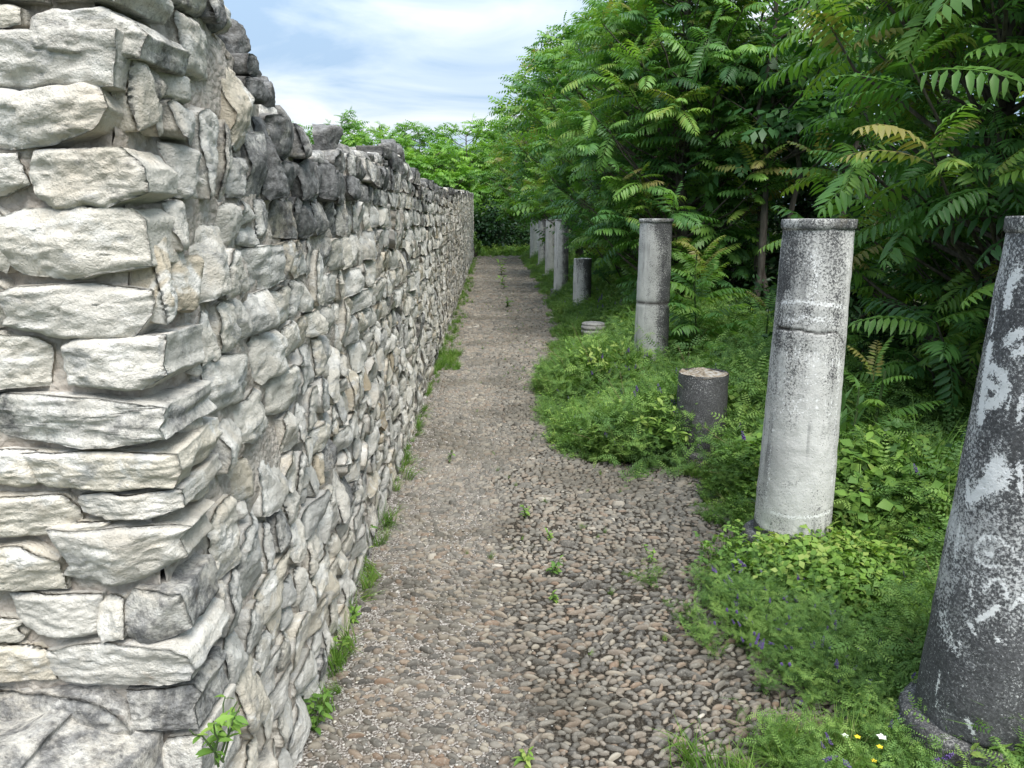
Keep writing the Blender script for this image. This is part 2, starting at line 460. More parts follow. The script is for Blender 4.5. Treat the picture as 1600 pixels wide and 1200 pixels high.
def stone_shape(half, n, g, rough=1.0, facets=3, p=40.0, back=True):
    """An irregular broken block. Local axes: x along the wall, y out of the wall, z up. half = half sizes. Returns vertices, quads."""
    D, Q = cube_dirs(n)
    half = np.asarray(half, float)
    N, d = [], []
    for ax in range(3):
        for s in (-1, 1):
            v = g.normal(0, 0.11, 3); v[ax] = s
            N.append(v); d.append(g.uniform(0.88, 1.04))
    for _ in range(facets):                       # broken front faces
        N.append(np.array((g.uniform(-.65, .65), 1.0, g.uniform(-.6, .6)))); d.append(g.uniform(0.80, 1.0))
    for _ in range(5):                            # knocked-off corners and edges
        v = np.array((g.choice((-1, 1)) * g.uniform(.4, 1), g.uniform(-.1, .9), g.choice((-1, 1)) * g.uniform(.4, 1)))
        N.append(v); d.append(np.abs(v).sum() * g.uniform(0.66, 0.84))
    N, d = np.array(N), np.array(d)
    q = np.maximum(D @ N.T / d[None], 1e-3)
    r = 1.0 / (q ** p).sum(1) ** (1.0 / p)
    Pu = D * r[:, None]
    for _ in range(facets):                       # scooped, shell-like breaks with sharp rims
        v = np.array((g.uniform(-1, 1), g.uniform(.5, 1.1), g.uniform(-1, 1))); v /= np.linalg.norm(v)
        Rd = g.uniform(0.55, 1.3)
        c = v * (g.uniform(1.02, 1.16) + Rd - 0.16 * Rd)
        w = Pu - c
        dist = np.linalg.norm(w, axis=1)
        push = np.clip(Rd - dist, 0, 0.15)
        Pu = Pu + w / dist[:, None] * (push * 0.9)[:, None]
    for ax in (0, 2):                             # the block fills its bed again after the breaks
        lo, hi = np.percentile(Pu[:, ax], (4, 96))
        Pu[:, ax] = (Pu[:, ax] - (lo + hi) / 2) * (2 * 0.93 / (hi - lo))
    P = Pu * half[None]
    size = half.mean() * 2
    so = g.uniform(0, 60, 3)
    Pn = P + so
    b = fbm(Pn * (2.6 / size), 3, 3)
    st = fbm(Pn * np.array((1.6, 2.2, 4.2)) / size, 2, 9)
    ter = np.round(st * 3.2) / 3.2                # flaky, stepped breaks
    disp = 0.026 * size * b + 0.046 * size * (0.3 * st + 0.7 * ter)
    if n > 9:
        rid = 1 - np.abs(fbm(Pn * np.array((5.0, 6.0, 9.0)) / size, 3, 21)) * 2.4
        disp = disp + 0.017 * size * rid + 0.0022 * fbm(Pn * 120, 2, 31)
    P = P + D * (disp * rough)[:, None]
    if not back:
        keep = (P[Q, 1] > -0.25 * half[1]).any(1)
        Q = Q[keep]
        used = np.unique(Q)
        re = np.full(len(P), -1); re[used] = np.arange(len(used))
        P, Q = P[used], re[Q]
    return P, Q

def stone_face(half, n, g, sides=2):
    """A walling stone: an uneven many-sided outline that fills its bed, a broken front of a few flat facets, straight sides running back into the wall.
    Local axes as in stone_shape; front towards +y."""
    hx, hy, hz = half
    pts, par = [], []
    cs = [(-1, -1), (1, -1), (1, 1), (-1, 1)]
    for i in range(4):
        c = np.array(cs[i], float)
        pv, nx = np.array(cs[i - 1], float), np.array(cs[(i + 1) % 4], float)
        if g.random() < 0.68:
            a, b = g.uniform(.06, .36), g.uniform(.06, .36)
            pts += [c + (pv - c) * a + g.normal(0, 0.06, 2), c + (nx - c) * b + g.normal(0, 0.06, 2)]
            par += [2 * i - 2 * a, 2 * i + 2 * b]
        else:
            pts.append(c * g.uniform(.9, 1.03) + g.normal(0, 0.05, 2)); par.append(2 * i)
        pts.append((c + nx) / 2 * (1 + g.normal(0, 0.08)) + (nx - c) * g.normal(0, .08)); par.append(2 * i + 1)
    par = np.array(par, float); pts = np.array(pts) * (hx, hz)
    par = np.concatenate([par - 8, par, par + 8]); pts = np.concatenate([pts] * 3)
    size = hx + hz
    so = g.uniform(0, 50, 3)
    def outline(p):
        O = np.stack([np.interp(p, par, pts[:, 0]), np.interp(p, par, pts[:, 1])], 1)
        if n > 6:
            O = O * (1 + 0.05 * fbm(np.stack([O[:, 0] * 5 / size, O[:, 1] * 5 / size, 0 * p], 1) + so, 3, 2))[:, None]
        return O
    w = np.linspace(-1, 1, n + 1)
    A, B = [q.ravel() for q in np.meshgrid(w, w, indexing='ij')]
    T = np.maximum(np.abs(A), np.abs(B))
    Ts = np.where(T > 1e-9, T, 1)
    a, b = A / Ts, B / Ts
    p = np.where(b <= -1 + 1e-9, a + 1, np.where(a >= 1 - 1e-9, 3 + b, np.where(b >= 1 - 1e-9, 5 - a, 7 - b)))
    O = outline(p) * T[:, None]
    X, Z = O[:, 0], O[:, 1]
    slope = 0.42 if hx < 0.09 else 0.32
    pl = [g.uniform(0, .012) + g.normal(0, slope * .7) * X + g.normal(0, slope * .7) * Z for _ in range(5)]
    H = np.minimum(np.minimum(pl[0], pl[1]), np.maximum(pl[2], pl[3]))
    if g.random() < .5: H = np.minimum(H, pl[4] + .006)
    H = H - H.mean()
    H = 0.028 * np.tanh(H / 0.028)
    Q3 = np.stack([X, Z, 0 * X], 1) + so
    if n > 5:
        st = fbm(Q3 * np.array((2.0, 4.0, 1)) / size, 3, 9)
        H = H + (0.042 if hx < 0.09 else 0.060) * size * (0.35 * st + 0.65 * np.round(st * 3.5) / 3.5)
        H += 0.024 * size * (1 - np.abs(fbm(Q3 * np.array((5, 8, 1)) / size, 3, 21)) * 2.4)
        H += 0.0022 * fbm(Q3 * 120, 2, 31) * (T < 0.99)
    H = H - np.clip((T - 0.80) / 0.20, 0, 1) ** 2 * g.uniform(.004, .016) * (0.4 + 1.2 * vnoise(Q3 * 22, 3))       # chipped arris
    V = np.stack([X, hy + H, Z], 1)
    F = grid_faces(n + 1, n + 1)
    edge_i = np.nonzero(T > 1 - 1e-9)[0]
    edge_i = edge_i[np.argsort(p[edge_i])]
    rim = V[edge_i]
    m = len(edge_i)
    S, loops = [], [edge_i]
    ysm = sum(np.roll(rim[:, 1], q) for q in range(-4, 5)) / 9.0 if n > 6 else rim[:, 1]
    fr = [1.0] if n <= 6 else [0.07, 0.25, 0.55, 1.0] if sides < 6 else [0.04, 0.1, 0.18, 0.27, 0.37, 0.48, 0.6, 0.73, 0.86, 1.0]
    for q, f in enumerate(fr):
        W = rim.copy()
        W[:, 1] = ysm * (1 - f) + (-hy) * f
        if n > 6:
            dd = 0.05 * size * fbm(W * (3.0 / size) + so, 3, 61) + (0.02 * size * fbm(W * (8.0 / size) + so, 2, 62) if sides > 5 else 0)
            W[:, [0, 2]] *= (1 + np.clip(dd, -1, 1) * min(1, f * 4 + .1) / (0.5 * size))[:, None]
        loops.append(np.arange(m) + len(V) + q * m)
        S.append(W)
    V = np.concatenate([V] + S)
    for l0, l1 in zip(loops[:-1], loops[1:]):
        F = np.concatenate([F, np.stack([l0, np.roll(l0, -1), np.roll(l1, -1), l1], 1)])
    return V, F

# ------------------------------------------------------------------ the rubble wall on the left
W_DIR = np.array((-0.0061, 1.0, 0.0)); W_DIR /= np.linalg.norm(W_DIR)
W_OUT = np.array((W_DIR[1], -W_DIR[0], 0.0))
UP = np.array((0, 0, 1.0))
W_Y0, W_Y1 = 1.32, 33.0
W_THICK = 0.62
def wall_pt(u, out, z):
    """Point at distance u along the wall (the y coordinate on its face), out of its face, at height z."""
    base = np.array((-0.59, 0, 0.0))
    return base + np.multiply.outer(u, W_DIR) + np.multiply.outer(out, W_OUT) + np.multiply.outer(z, UP)

TOP_Y = [1.2, 1.70, 1.95, 2.05, 2.10, 2.40, 2.52, 2.75, 3.1, 3.4, 4.4, 5.6, 5.8, 8.0, 9.9, 14.7, 21.8, 33.5]
TOP_Z = [2.16, 2.10, 2.02, 1.99, 1.89, 1.89, 1.85, 1.81, 1.84, 1.90, 1.96, 2.04, 1.95, 1.96, 1.99, 2.13, 2.35, 2.66]
def wall_top(u):
    return np.interp(u, TOP_Y, TOP_Z)

wall = thing('stone_wall', 'long ruined wall of pale rough limestone rubble along the left of the path', 'wall', (-0.59, W_Y0, 0))
WALL_O = np.array((-0.59, W_Y0, 0.0))

# core: mortar body with a lumpy face, a little behind the faces of the stones
def build_core():
    us = [W_Y0 + 0.02]
    while us[-1] < W_Y1 - 0.02:
        us.append(us[-1] + min(0.5, max(0.018, 0.012 * us[-1])))
    us = np.array(us); nz = 90
    mg = Merge()
    f = np.linspace(0, 1, nz)
    U, Fz = np.meshgrid(us, f, indexing='ij')
    Z = -0.15 + Fz * (wall_top(U) - 0.05 + 0.15)
    P0 = wall_pt(U.ravel(), np.zeros(U.size), Z.ravel())
    lump = 0.028 * fbm(P0 * 13, 3, 5) + 0.012 * fbm(P0 * 45, 2, 6)
    mg.add(P0 + np.multiply.outer(-0.020 - 0.030 * np.clip(1 - (P0[:, 1] - W_Y0) / 0.25, 0, 1) + 0.75 * lump, W_OUT) - WALL_O, grid_faces(len(us), nz))
    # end face
    ws = np.linspace(0.0, W_THICK, 34)
    A, Fz = np.meshgrid(ws, f, indexing='ij')
    Z = -0.15 + Fz * (wall_top(W_Y0) - 0.05 + 0.15)
    P0 = wall_pt(np.full(A.size, W_Y0 + 0.014), -0.050 - A.ravel(), Z.ravel())
    lump = 0.020 * fbm(P0 * 13, 3, 7) + 0.012 * fbm(P0 * 45, 2, 8)
    mg.add(P0 + np.multiply.outer(-lump, W_DIR) - WALL_O, grid_faces(34, nz)[:, ::-1])
    # top
    A, U2 = np.meshgrid(np.linspace(0.0, W_THICK, 12), us, indexing='ij')
    P0 = wall_pt(U2.ravel(), -0.02 - A.ravel(), wall_top(U2.ravel()) - 0.055)
    P0[:, 2] += 0.035 * fbm(P0 * 7, 3, 12)
    mg.add(P0 - WALL_O, grid_faces(12, len(us)))
    # back and far end
    A, Fz = np.meshgrid(np.linspace(W_Y0, W_Y1, 60), np.linspace(0, 1, 12), indexing='ij')
    Z = -0.15 + Fz * (wall_top(A) - 0.05 + 0.15)
    mg.add(wall_pt(A.ravel(), np.full(A.size, -W_THICK), Z.ravel()) - WALL_O, grid_faces(60, 12)[:, ::-1])
    A, Fz = np.meshgrid(np.linspace(0, W_THICK, 5), np.linspace(-0.15, wall_top(W_Y1) - 0.05, 8), indexing='ij')
    mg.add(wall_pt(np.full(A.size, W_Y1), -A.ravel(), Fz.ravel()) - WALL_O, grid_faces(5, 8))
    link('mortar_core', mg.mesh('mortar_core', M_MORTAR, True), wall)
build_core()

STONES = []          # (centre, axes (3 rows: along, out, up), half sizes, tint, lichen)
gW = np.random.default_rng(5)

def stain(u, z, g):
    """How far black lichen covers a stone: mostly the weathered courses under the broken top."""
    d = float(wall_top(u)) - z
    v = 0.06 + 0.18 * g.random()
    reach = (0.50 if u < 8 else 0.32) * g.uniform(.55, 1.25) if u > 1.9 else 0.12
    if 1.55 < u:
        v += max(0.0, 1 - d / reach) * g.uniform(0.40, 0.78)
    if 1.6 < u < 2.9 and d < 0.42: v += 0.22
    if g.random() < 0.07: v += g.uniform(0.15, 0.5)
    return min(v, 0.95)

def tint_of(g):
    return float(np.clip(g.beta(2.0, 2.6), 0, 1)) if g.random() > 0.05 else g.uniform(0.85, 1.0)

def add_stone(u, out, z, hu, ho, hz, tint, lich, tilt=0.10, end=False, face=0):
    ax = np.array([W_DIR, W_OUT, UP]) if not end else np.array([W_OUT, -W_DIR, UP])
    a, b, c = gW.normal(0, tilt, 3) * (1.0, 0.5, 0.5)
    rot = np.array(Euler((c, a, b)).to_matrix())    # mostly turns in the plane of the wall
    ax = rot.T @ ax
    STONES.append((wall_pt(u, out, z), ax, (hu, ho, hz), tint, lich, face))

# quoins and stones of the near end, read off course by course: pixel boxes x0, y0, x1, y1, tint, lichen, corner stone
END_FACE = [
    (-60, -62, 60, -2, .4, .2, 0), (66, -70, 190, -4, .5, .3, 1), (-70, 4, 38, 44, .6, .2, 0), (44, 6, 190, 84, .35, .34, 1), (-60, 50, 182, 140, .3, .22, 0),
    (-70, 134, 158, 226, .42, .12, 0), (48, 230, 214, 330, .45, .22, 1), (-80, 236, 22, 306, .4, .1, 0), (-60, 312, 4, 420, .5, .1, 0),
    (8, 326, 220, 430, .5, .14, 0), (6, 437, 220, 525, .36, .14, 0), (-90, 436, 2, 512, .5, .3, 0), (-80, 520, 72, 606, .5, .14, 0),
    (98, 532, 236, 612, .35, .22, 1), (-60, 614, 236, 696, .3, .36, 1), (-70, 704, 44, 764, .7, .15, 0), (40, 700, 240, 762, .72, .25, 1),
    (-70, 770, 112, 840, .6, .08, 0), (120, 768, 252, 810, .3, .15, 1), (72, 820, 164, 844, .7, .05, 0), (90, 818, 262, 914, .25, .10, 1),
    (-80, 850, 96, 926, .66, .10, 0), (16, 931, 156, 1000, .30, .12, 0), (152, 936, 196, 996, .5, .12, 0), (198, 920, 290, 1003, .25, .5, 1),
    (-70, 966, 28, 1006, .5, .15, 0), (66, 1000, 300, 1072, .33, .12, 1), (-80, 1004, 74, 1072, .80, .16, 0),
    (202, 1080, 308, 1146, .25, .52, 1), (250, 1152, 318, 1236, .4, .3, 1), (-60, 1080, 195, 1200, .3, .5, 0), (120, 1210, 320, 1300, .4, .3, 1), (200, 1306, 330, 1400, .4, .3, 1), (-40, 1210, 110, 1300, .4, .3, 0),
]
CORNER = []
for (x0, y0, x1, y1, tn, li, corner) in END_FACE:
    a, b = on_plane_y(x0, y1, W_Y0 - 0.015), on_plane_y(x1, y0, W_Y0 - 0.015)
    xa, xb, za, zb = a[0], b[0], a[2], b[2]
    if corner:
        xb = -0.598 + gW.uniform(0.008, 0.018)
    ln = gW.uniform(0.15, 0.24) if corner else 0.16
    CORNER.append((za, zb, ln)) if corner else None
    hz = (zb - za) / 2 * 0.985
    hx = (xb - xa) / 2 * 0.985
    c = np.array(((xa + xb) / 2, W_Y0 - 0.018 + ln / 2 - gW.uniform(0, 0.008), (za + zb) / 2))
    ax = np.array([W_OUT, -W_DIR, UP])
    rot = np.array(Euler((gW.normal(0, .03), gW.normal(0, .03), gW.normal(0, .03))).to_matrix())
    STONES.append((c, rot.T @ ax, (hx, ln / 2, hz), tn, li, 8 if corner else 2))

def corner_len(z):
    for za, zb, ln in CORNER:
        if za - 0.01 <= z <= zb + 0.01:
            return ln
    return 0.03

# the long face: courses of uneven stones
def lay_face():
    z = -0.10
    k = 0
    blocked = []                       # stones that stand through two courses: (course, u0, u1)
    while z < 2.8:
        hk = gW.uniform(0.095, 0.14)
        wob = lambda u, kk: 0.048 * float(fbm(np.array([[u * 0.55, kk * 0.35, 3.3]]), 2, 44)[0]) + 0.012 * math.sin(u * 2.1 + kk * 1.3)
        u = W_Y0 + gW.uniform(0.0, 0.06)
        u = max(u, W_Y0 - 0.02 + corner_len(z + hk / 2) + 0.012)
        nxt = [b for b in blocked if b[0] == k]
        while u < W_Y1 - 0.03:
            ln = float(np.clip(gW.lognormal(math.log(0.165), 0.42), 0.06, 0.38))
            if u < 2.6: ln *= 0.86
            u1 = min(u + ln, W_Y1)
            hit = [b for b in nxt if b[1] < u1 - 0.02 and b[2] > u + 0.02]
            if hit:
                b = hit[0]
                if b[1] - u > 0.06: u1 = b[1]
                else:
                    u = b[2] + 0.004; continue
            uc = (u + u1) / 2
            zb, zt = z + wob(uc, k), z + hk + wob(uc, k + 1)
            top = float(wall_top(uc)) + 0.025 * float(fbm(np.array([[uc * 3.1, 9.0, 1.0]]), 2, 71)[0])
            zc = (zb + zt) / 2
            if zc < top - 0.015:
                gap = gW.uniform(0.003, 0.014)
                hu, hz = (u1 - u - gap) / 2, (zt - zb - gW.uniform(0.002, 0.014)) / 2
                near_top = zt > top - 0.10
                proud = gW.uniform(-0.008, 0.012) + (gW.uniform(0.0, 0.03) if near_top and uc < 7 else 0)
                ho = gW.uniform(0.05, 0.075) + (0.03 if near_top else 0)
                r = gW.random()
                t, li = tint_of(gW), stain(uc, zc, gW)
                if r < 0.16 and zt + 0.12 < top and u1 - u < 0.22:         # stands through two courses
                    h2 = gW.uniform(0.55, 0.95) * 0.105
                    blocked.append((k + 1, u, u1))
                    add_stone(uc, proud - ho + 0.006, zc + h2 / 2, hu * 1.0, ho, hz + h2 / 2, t, li, 0.05, face=2)
                elif r < 0.24 and hz > 0.042 and hu < 0.11:                  # two thin stones one above the other
                    s = gW.uniform(0.4, 0.6)
                    for q, (fa, fb) in enumerate(((0, s), (s, 1))):
                        za, zz = zb + fa * (zt - zb), zb + fb * (zt - zb)
                        add_stone(uc, proud - ho + gW.uniform(-.008, .008), (za + zz) / 2, hu * gW.uniform(.9, 1), ho, (zz - za) / 2 * 0.98, tint_of(gW), stain(uc, zc, gW), 0.05, face=2)
                else:
                    if near_top: hz *= gW.uniform(1.0, 1.25)
                    add_stone(uc, proud - ho, zc, hu * 0.99, ho, hz * 1.0, t, li, 0.085 if hu < 0.12 else 0.045, face=2 if not near_top else 4)
            u = u1
        z += hk
        k += 1
lay_face()
# loose stones bedded on the broken top, over the wall's whole thickness
def lay_top():
    u = W_Y0 + 0.05
    while u < W_Y1 - 0.1:
        step = gW.uniform(0.14, 0.24) * (1 if u < 12 else 1.5)
        w = 0.06
        while w < W_THICK - 0.02:
            hw = gW.uniform(0.06, 0.10)
            zt = float(wall_top(u)) + 0.025 * float(fbm(np.array([[u * 3.1, 9.0, 1.0]]), 2, 71)[0])
            h = gW.uniform(0.035, 0.06)
            lift = gW.uniform(-0.02, 0.035) if u < 7 else gW.uniform(-0.02, 0.02)
            add_stone(u + step / 2, -w - hw + 0.05, zt - 0.03 + lift, step / 2 * gW.uniform(.85, 1.02), hw * 1.05, h, tint_of(gW), gW.uniform(0.4, 0.75) if u > 1.8 else gW.uniform(.2, .5), 0.16)
            w += 2 * hw
        u += step
lay_top()
# small pinning stones pushed into the joints
for _ in range(160):
    u = W_Y0 + 0.12 + 9.5 * gW.random() ** 1.6
    z = gW.uniform(0.02, float(wall_top(u)) - 0.12)
    s = gW.uniform(0.012, 0.026)
    add_stone(u, -0.014, z, s * gW.uniform(1, 1.8), 0.022, s, tint_of(gW), stain(u, z, gW), 0.35)
for (u, z, s, tn, li) in ((1.86, 2.10, 0.085, .35, .45), (2.02, 2.03, 0.07, .3, .8), (2.30, 1.945, 0.075, .3, .85), (3.22, 1.92, 0.085, .35, .7), (5.55, 2.06, 0.10, .3, .9), (5.2, 2.05, 0.09, .4, .85)):
    add_stone(u, -0.09, z, s * 1.2, s, s * 0.72, tn, li, 0.2)      # single stones left standing higher

# the 300 that show largest are stones of their own, the others one mass of rubble
cen = np.array([s[0] for s in STONES])
px, py, dep = project(cen)
half = np.array([s[2] for s in STONES])
along = np.array([s[1][0] for s in STONES])
_, _, _ = 0, 0, 0
ex1 = np.array([project(cen + along * half[:, :1])[0], project(cen + along * half[:, :1])[1]])
ex0 = np.array([project(cen - along * half[:, :1])[0], project(cen - along * half[:, :1])[1]])
wpx = np.abs(ex1 - ex0)[0] + 4
hpx = 2 * half[:, 2] * FPX / np.maximum(dep, 0.3)
inside = (px > -60) & (px < 1650) & (py > -50) & (py < 1250) & (dep > 0.2)
score = np.where(inside, wpx * hpx, 0) 
order = np.argsort(-score)
single = set(order[:300].tolist())
rub = Merge()
for i, (c, ax, hf, tn, li, face) in enumerate(STONES):
    g = np.random.default_rng(1000 + i)
    big = max(wpx[i], hpx[i]) if inside[i] else 0
    if not inside[i] and dep[i] < 12: n = 4
    elif big > 110: n = 30
    elif big > 60: n = 19
    elif big > 34: n = 12
    elif dep[i] < 4.5: n = 8
    elif dep[i] < 8: n = 6
    elif dep[i] < 14: n = 4
    else: n = 3
    if face:
        P, Q = stone_face(hf, n, g, face)
        W, Q = P @ ax, [Q]
    else:
        P, Q = stone_shape(hf, n, g, 1.0, 3, 30, back=False)
        W, Q = P @ ax, [Q[:, ::-1]]
    if i in single:
        me = mesh_np('stone', W, Q, M_STONE, n > 15, {'tint': np.full(len(W), tn), 'lichen': np.full(len(W), li)})
        link('stone', me, wall, c - WALL_O)
    else:
        rub.add(W + c - WALL_O, Q[-1], tint=tn, lichen=li)
link('rubble', rub.mesh('rubble', M_STONE, False), wall, kind='stuff')

# big foundation block standing out of the wall's end, lower left
g = np.random.default_rng(77)
P, Q = stone_face((0.23, 0.16, 0.24), 34, g, 8)
P[:, 1] *= -1.0
c0 = on_plane_y(80, 1080, 1.2)
blk = link('stone_block', mesh_np('stone_block', P @ np.array(Euler((0.05, 0.03, 0.10)).to_matrix()), Q, M_STONE, True, {'tint': np.full(len(P), .35), 'lichen': np.full(len(P), .5)}), None,
           (-0.905, 1.17, 0.415), None, 'big dark lichened block standing out at the foot of the wall end', 'stone block')
print('wall', len(STONES), 'stones', round(time.time() - T0, 1), 's')
# ------------------------------------------------------------------ ground and the cobbled walk
link('ground', mesh_np('ground', np.array([(-400, -60, -.03), (400, -60, -.03), (400, 900, -.03), (-400, 900, -.03)], float), np.array([[0, 1, 2, 3]]), M_GROUND), kind='structure')

# left edge of the growth on the right-hand bank, as measured on the ground (distance, x)
EDGE_Y = [0.6, 1.6, 1.93, 2.2, 2.6, 3.0, 3.3, 3.8, 4.3, 4.55, 4.72, 5.0, 6.0, 7.0, 8.0, 9.0, 10, 12, 15, 20, 33]
EDGE_X = [1.22, 1.20, 1.20, 1.28, 1.25, 1.28, 1.24, 1.24, 1.25, 1.15, 0.62, 0.52, 0.46, 0.42, 0.56, 0.74, 0.92, 1.02, 1.12, 1.2, 1.25]
def edge(y):
    return np.interp(y, EDGE_Y, EDGE_X)
def foot(y):
    return -0.59 - 0.0061 * np.asarray(y)
PATH_END = 33.4

def path_z(P):
    """Gentle unevenness of the walk."""
    return 0.018 * fbm(np.stack([P[:, 0] * 1.4, P[:, 1] * 1.4, P[:, 0] * 0], 1), 3, 90)

path = link('path', None, None, (0.3, 3.0, 0.0), kind='structure', label='cobbled walk of river pebbles set in old mortar beside the wall')
PATH_O = np.array((0.3, 3.0, 0.0))
ys = [0.4]
while ys[-1] < PATH_END: ys.append(ys[-1] + max(0.02, 0.010 * ys[-1]))
ys = np.array(ys)
A, U = np.meshgrid(np.linspace(0, 1, 60), ys, indexing='ij')
X = (foot(U) - 0.05) + A * (1.9 - (foot(U) - 0.05))
P0 = np.stack([X.ravel(), U.ravel(), np.zeros(X.size)], 1)
P0[:, 2] = path_z(P0) + 0.005 * fbm(P0 * 38, 2, 4)
link('mortar_bed', mesh_np('mortar_bed', P0 - PATH_O, grid_faces(60, len(ys))[:, ::-1], M_PATH, True), path)

def dome(segs, rings, g):
    """A pebble's visible upper part: unit half sizes, slightly lopsided, closed towards the bed."""
    V, n = [], segs
    ph0 = g.uniform(0, 6.28)
    for r in range(rings + 1):
        a = -0.35 + (np.pi / 2 + 0.35) * r / (rings + 0.35)
        th = np.arange(n) * 2 * np.pi / n + 0.15 * r
        w = 1 + 0.10 * np.sin(2 * th + ph0) + 0.10 * np.sin(3 * th + ph0 * 2.3) + 0.06 * np.sin(5 * th + ph0 * 1.7)
        V.append(np.stack([np.cos(a) ** 0.55 * np.cos(th) * w, np.cos(a) ** 0.55 * np.sin(th) * w, np.full(n, min(1.0, np.sin(a) * 1.12))], 1))
    V = np.concatenate(V + [np.array([[0.05, 0, 1.0]])])
    idx = lambda r, s: r * n + s % n
    Q = np.array([[idx(r, s), idx(r, s + 1), idx(r + 1, s + 1), idx(r + 1, s)] for r in range(rings) for s in range(n)])
    T = np.array([[idx(rings, s), idx(rings, s + 1), len(V) - 1] for s in range(n)])
    return V, Q, T

gP = np.random.default_rng(21)
HI = [dome(9, 2, gP) for _ in range(10)]
LO = [dome(6, 1, gP) for _ in range(8)]
# rows of pebbles across the walk
rows = []
y = 1.55
while y < PATH_END - 0.1:
    far = 1.0 if y < 7 else min(2.4, 1 + (y - 7) * 0.14)
    pit = gP.uniform(0.0155, 0.0225) * far
    x = float(foot(y)) + 0.02 + gP.uniform(0, 0.03)
    xr = float(edge(y)) + (0.45 if y < 4.6 else 0.12)
    while x < xr:
        ln = float(np.clip(gP.lognormal(math.log(0.034), 0.38), 0.014, 0.085)) * far
        rows.append((x + ln / 2, y + gP.normal(0, 0.007) * far, ln, pit * gP.uniform(0.62, 1.12)))
        x += ln * gP.uniform(0.90, 1.16)
    y += pit
rows = np.array(rows)
wall_d = rows[:, 0] - foot(rows[:, 1])
bare = fbm(np.stack([rows[:, 0] * 1.3, rows[:, 1] * 0.9, rows[:, 0] * 0], 1), 3, 33)
keep = gP.random(len(rows)) < np.clip(0.95 - 0.45 * np.clip(1 - wall_d / 0.22, 0, 1) - 0.12 * (bare < -0.28), 0.10, 1)
rows = rows[keep]
n = len(rows)
yaw = gP.normal(0, 0.38, n) + 0.75 * fbm(np.stack([rows[:, 0] * 1.1, rows[:, 1] * 1.1, np.full(n, 5.0)], 1), 2, 55)
tint = np.clip(gP.beta(1.5, 1.9, n) + 0.10 * fbm(np.stack([rows[:, 0] * 2, rows[:, 1] * 2, np.full(n, 2.0)], 1), 2, 56), 0, 1)
ht = gP.uniform(0.007, 0.016, n) * np.clip(rows[:, 2] / 0.05, 0.7, 1.7)
tl = gP.normal(0, 0.10, (n, 2))
C = np.stack([rows[:, 0], rows[:, 1], np.zeros(n)], 1)
C[:, 2] = path_z(C) + gP.uniform(-0.003, 0.003, n)
ppx, ppy, pdep = project(C)
psz = rows[:, 2] * rows[:, 3] / np.maximum(pdep, .3) ** 2
psz = np.where((ppx > -20) & (ppx < 1620) & (ppy < 1215) & (C[:, 0] < edge(C[:, 1]) - 0.05), psz, 0)
single_p = np.argsort(-psz)[:300]
is_single = np.zeros(n, bool); is_single[single_p] = True
cm = []
for V, Q, T in HI:
    cm.append(mesh_np('cobble', V, [Q, T], M_PEB, True, {'tint': np.full(len(V), 0.0)}))
COB = []
for j in range(30):                       # ten shapes in three shades each
    V, Q, T = HI[j % 10]
    COB.append((mesh_np('cobble', V, [Q, T], M_PEB, True, {'tint': np.full(len(V), (j // 10 + 0.5) / 3 + gP.uniform(-.14, .14))})))
for i in single_p:
    o = link('cobble', COB[int(min(2, tint[i] * 3)) * 10 + int(gP.integers(10))], path, C[i] - PATH_O)
    o.rotation_euler = (tl[i, 0], tl[i, 1], yaw[i])
    o.scale = (rows[i, 2] / 2 * 1.04, rows[i, 3] / 2 * 1.1, ht[i])
mg = Merge()
near = C[:, 1] < 3.3
for lod, sel in ((HI, near & ~is_single), (LO, ~near)):
    ids = np.nonzero(sel)[0]
    var = gP.integers(0, len(lod), len(ids))
    for v, (V, Q, T) in enumerate(lod):
        ii = ids[var == v]
        if not len(ii): continue
        S = np.stack([rows[ii, 2] / 2 * 1.04, rows[ii, 3] / 2 * 1.1, ht[ii]], 1)
        W = V[None] * S[:, None]
        W[:, :, 2] += W[:, :, 0] * tl[ii, 1][:, None] + W[:, :, 1] * tl[ii, 0][:, None]
        c, s = np.cos(yaw[ii])[:, None], np.sin(yaw[ii])[:, None]
        W = np.stack([W[:, :, 0] * c - W[:, :, 1] * s, W[:, :, 0] * s + W[:, :, 1] * c, W[:, :, 2]], -1) + (C[ii] - PATH_O)[:, None]
        m = len(V)
        off = (np.arange(len(ii)) * m)[:, None, None]
        tt = np.repeat(tint[ii], m)
        base = mg.n
        mg.V.append(W.reshape(-1, 3)); mg.Q.append((Q[None] + off).reshape(-1, 4) + base); mg.T.append((T[None] + off).reshape(-1, 3) + base)
        mg.A.setdefault('tint', []).append(tt); mg.n += m * len(ii)
link('cobbles', mg.mesh('cobbles', M_PEB, True), path, kind='stuff')

# chips of lime and stone fallen from the wall
mg = Merge()
D3, Q3 = cube_dirs(1)
for i in range(2400):
    y = 1.6 + 12 * gP.random() ** 1.7
    x = float(foot(y)) + abs(gP.normal(0, 0.42)) + 0.01
    s = gP.uniform(0.0025, 0.006) * (2.0 if gP.random() < 0.03 else 1)
    P = D3 * gP.uniform(0.35, 1.4, D3.shape) * s * (1.2, 1.0, 0.55) + (x, y, 0.006)
    mg.add(P - PATH_O, Q3, tint=gP.uniform(.0, .8), lichen=gP.uniform(.1, .6))
link('stone_chips', mg.mesh('stone_chips', M_STONE), path, kind='stuff')
print('path', n, 'pebbles', round(time.time() - T0, 1), 's')
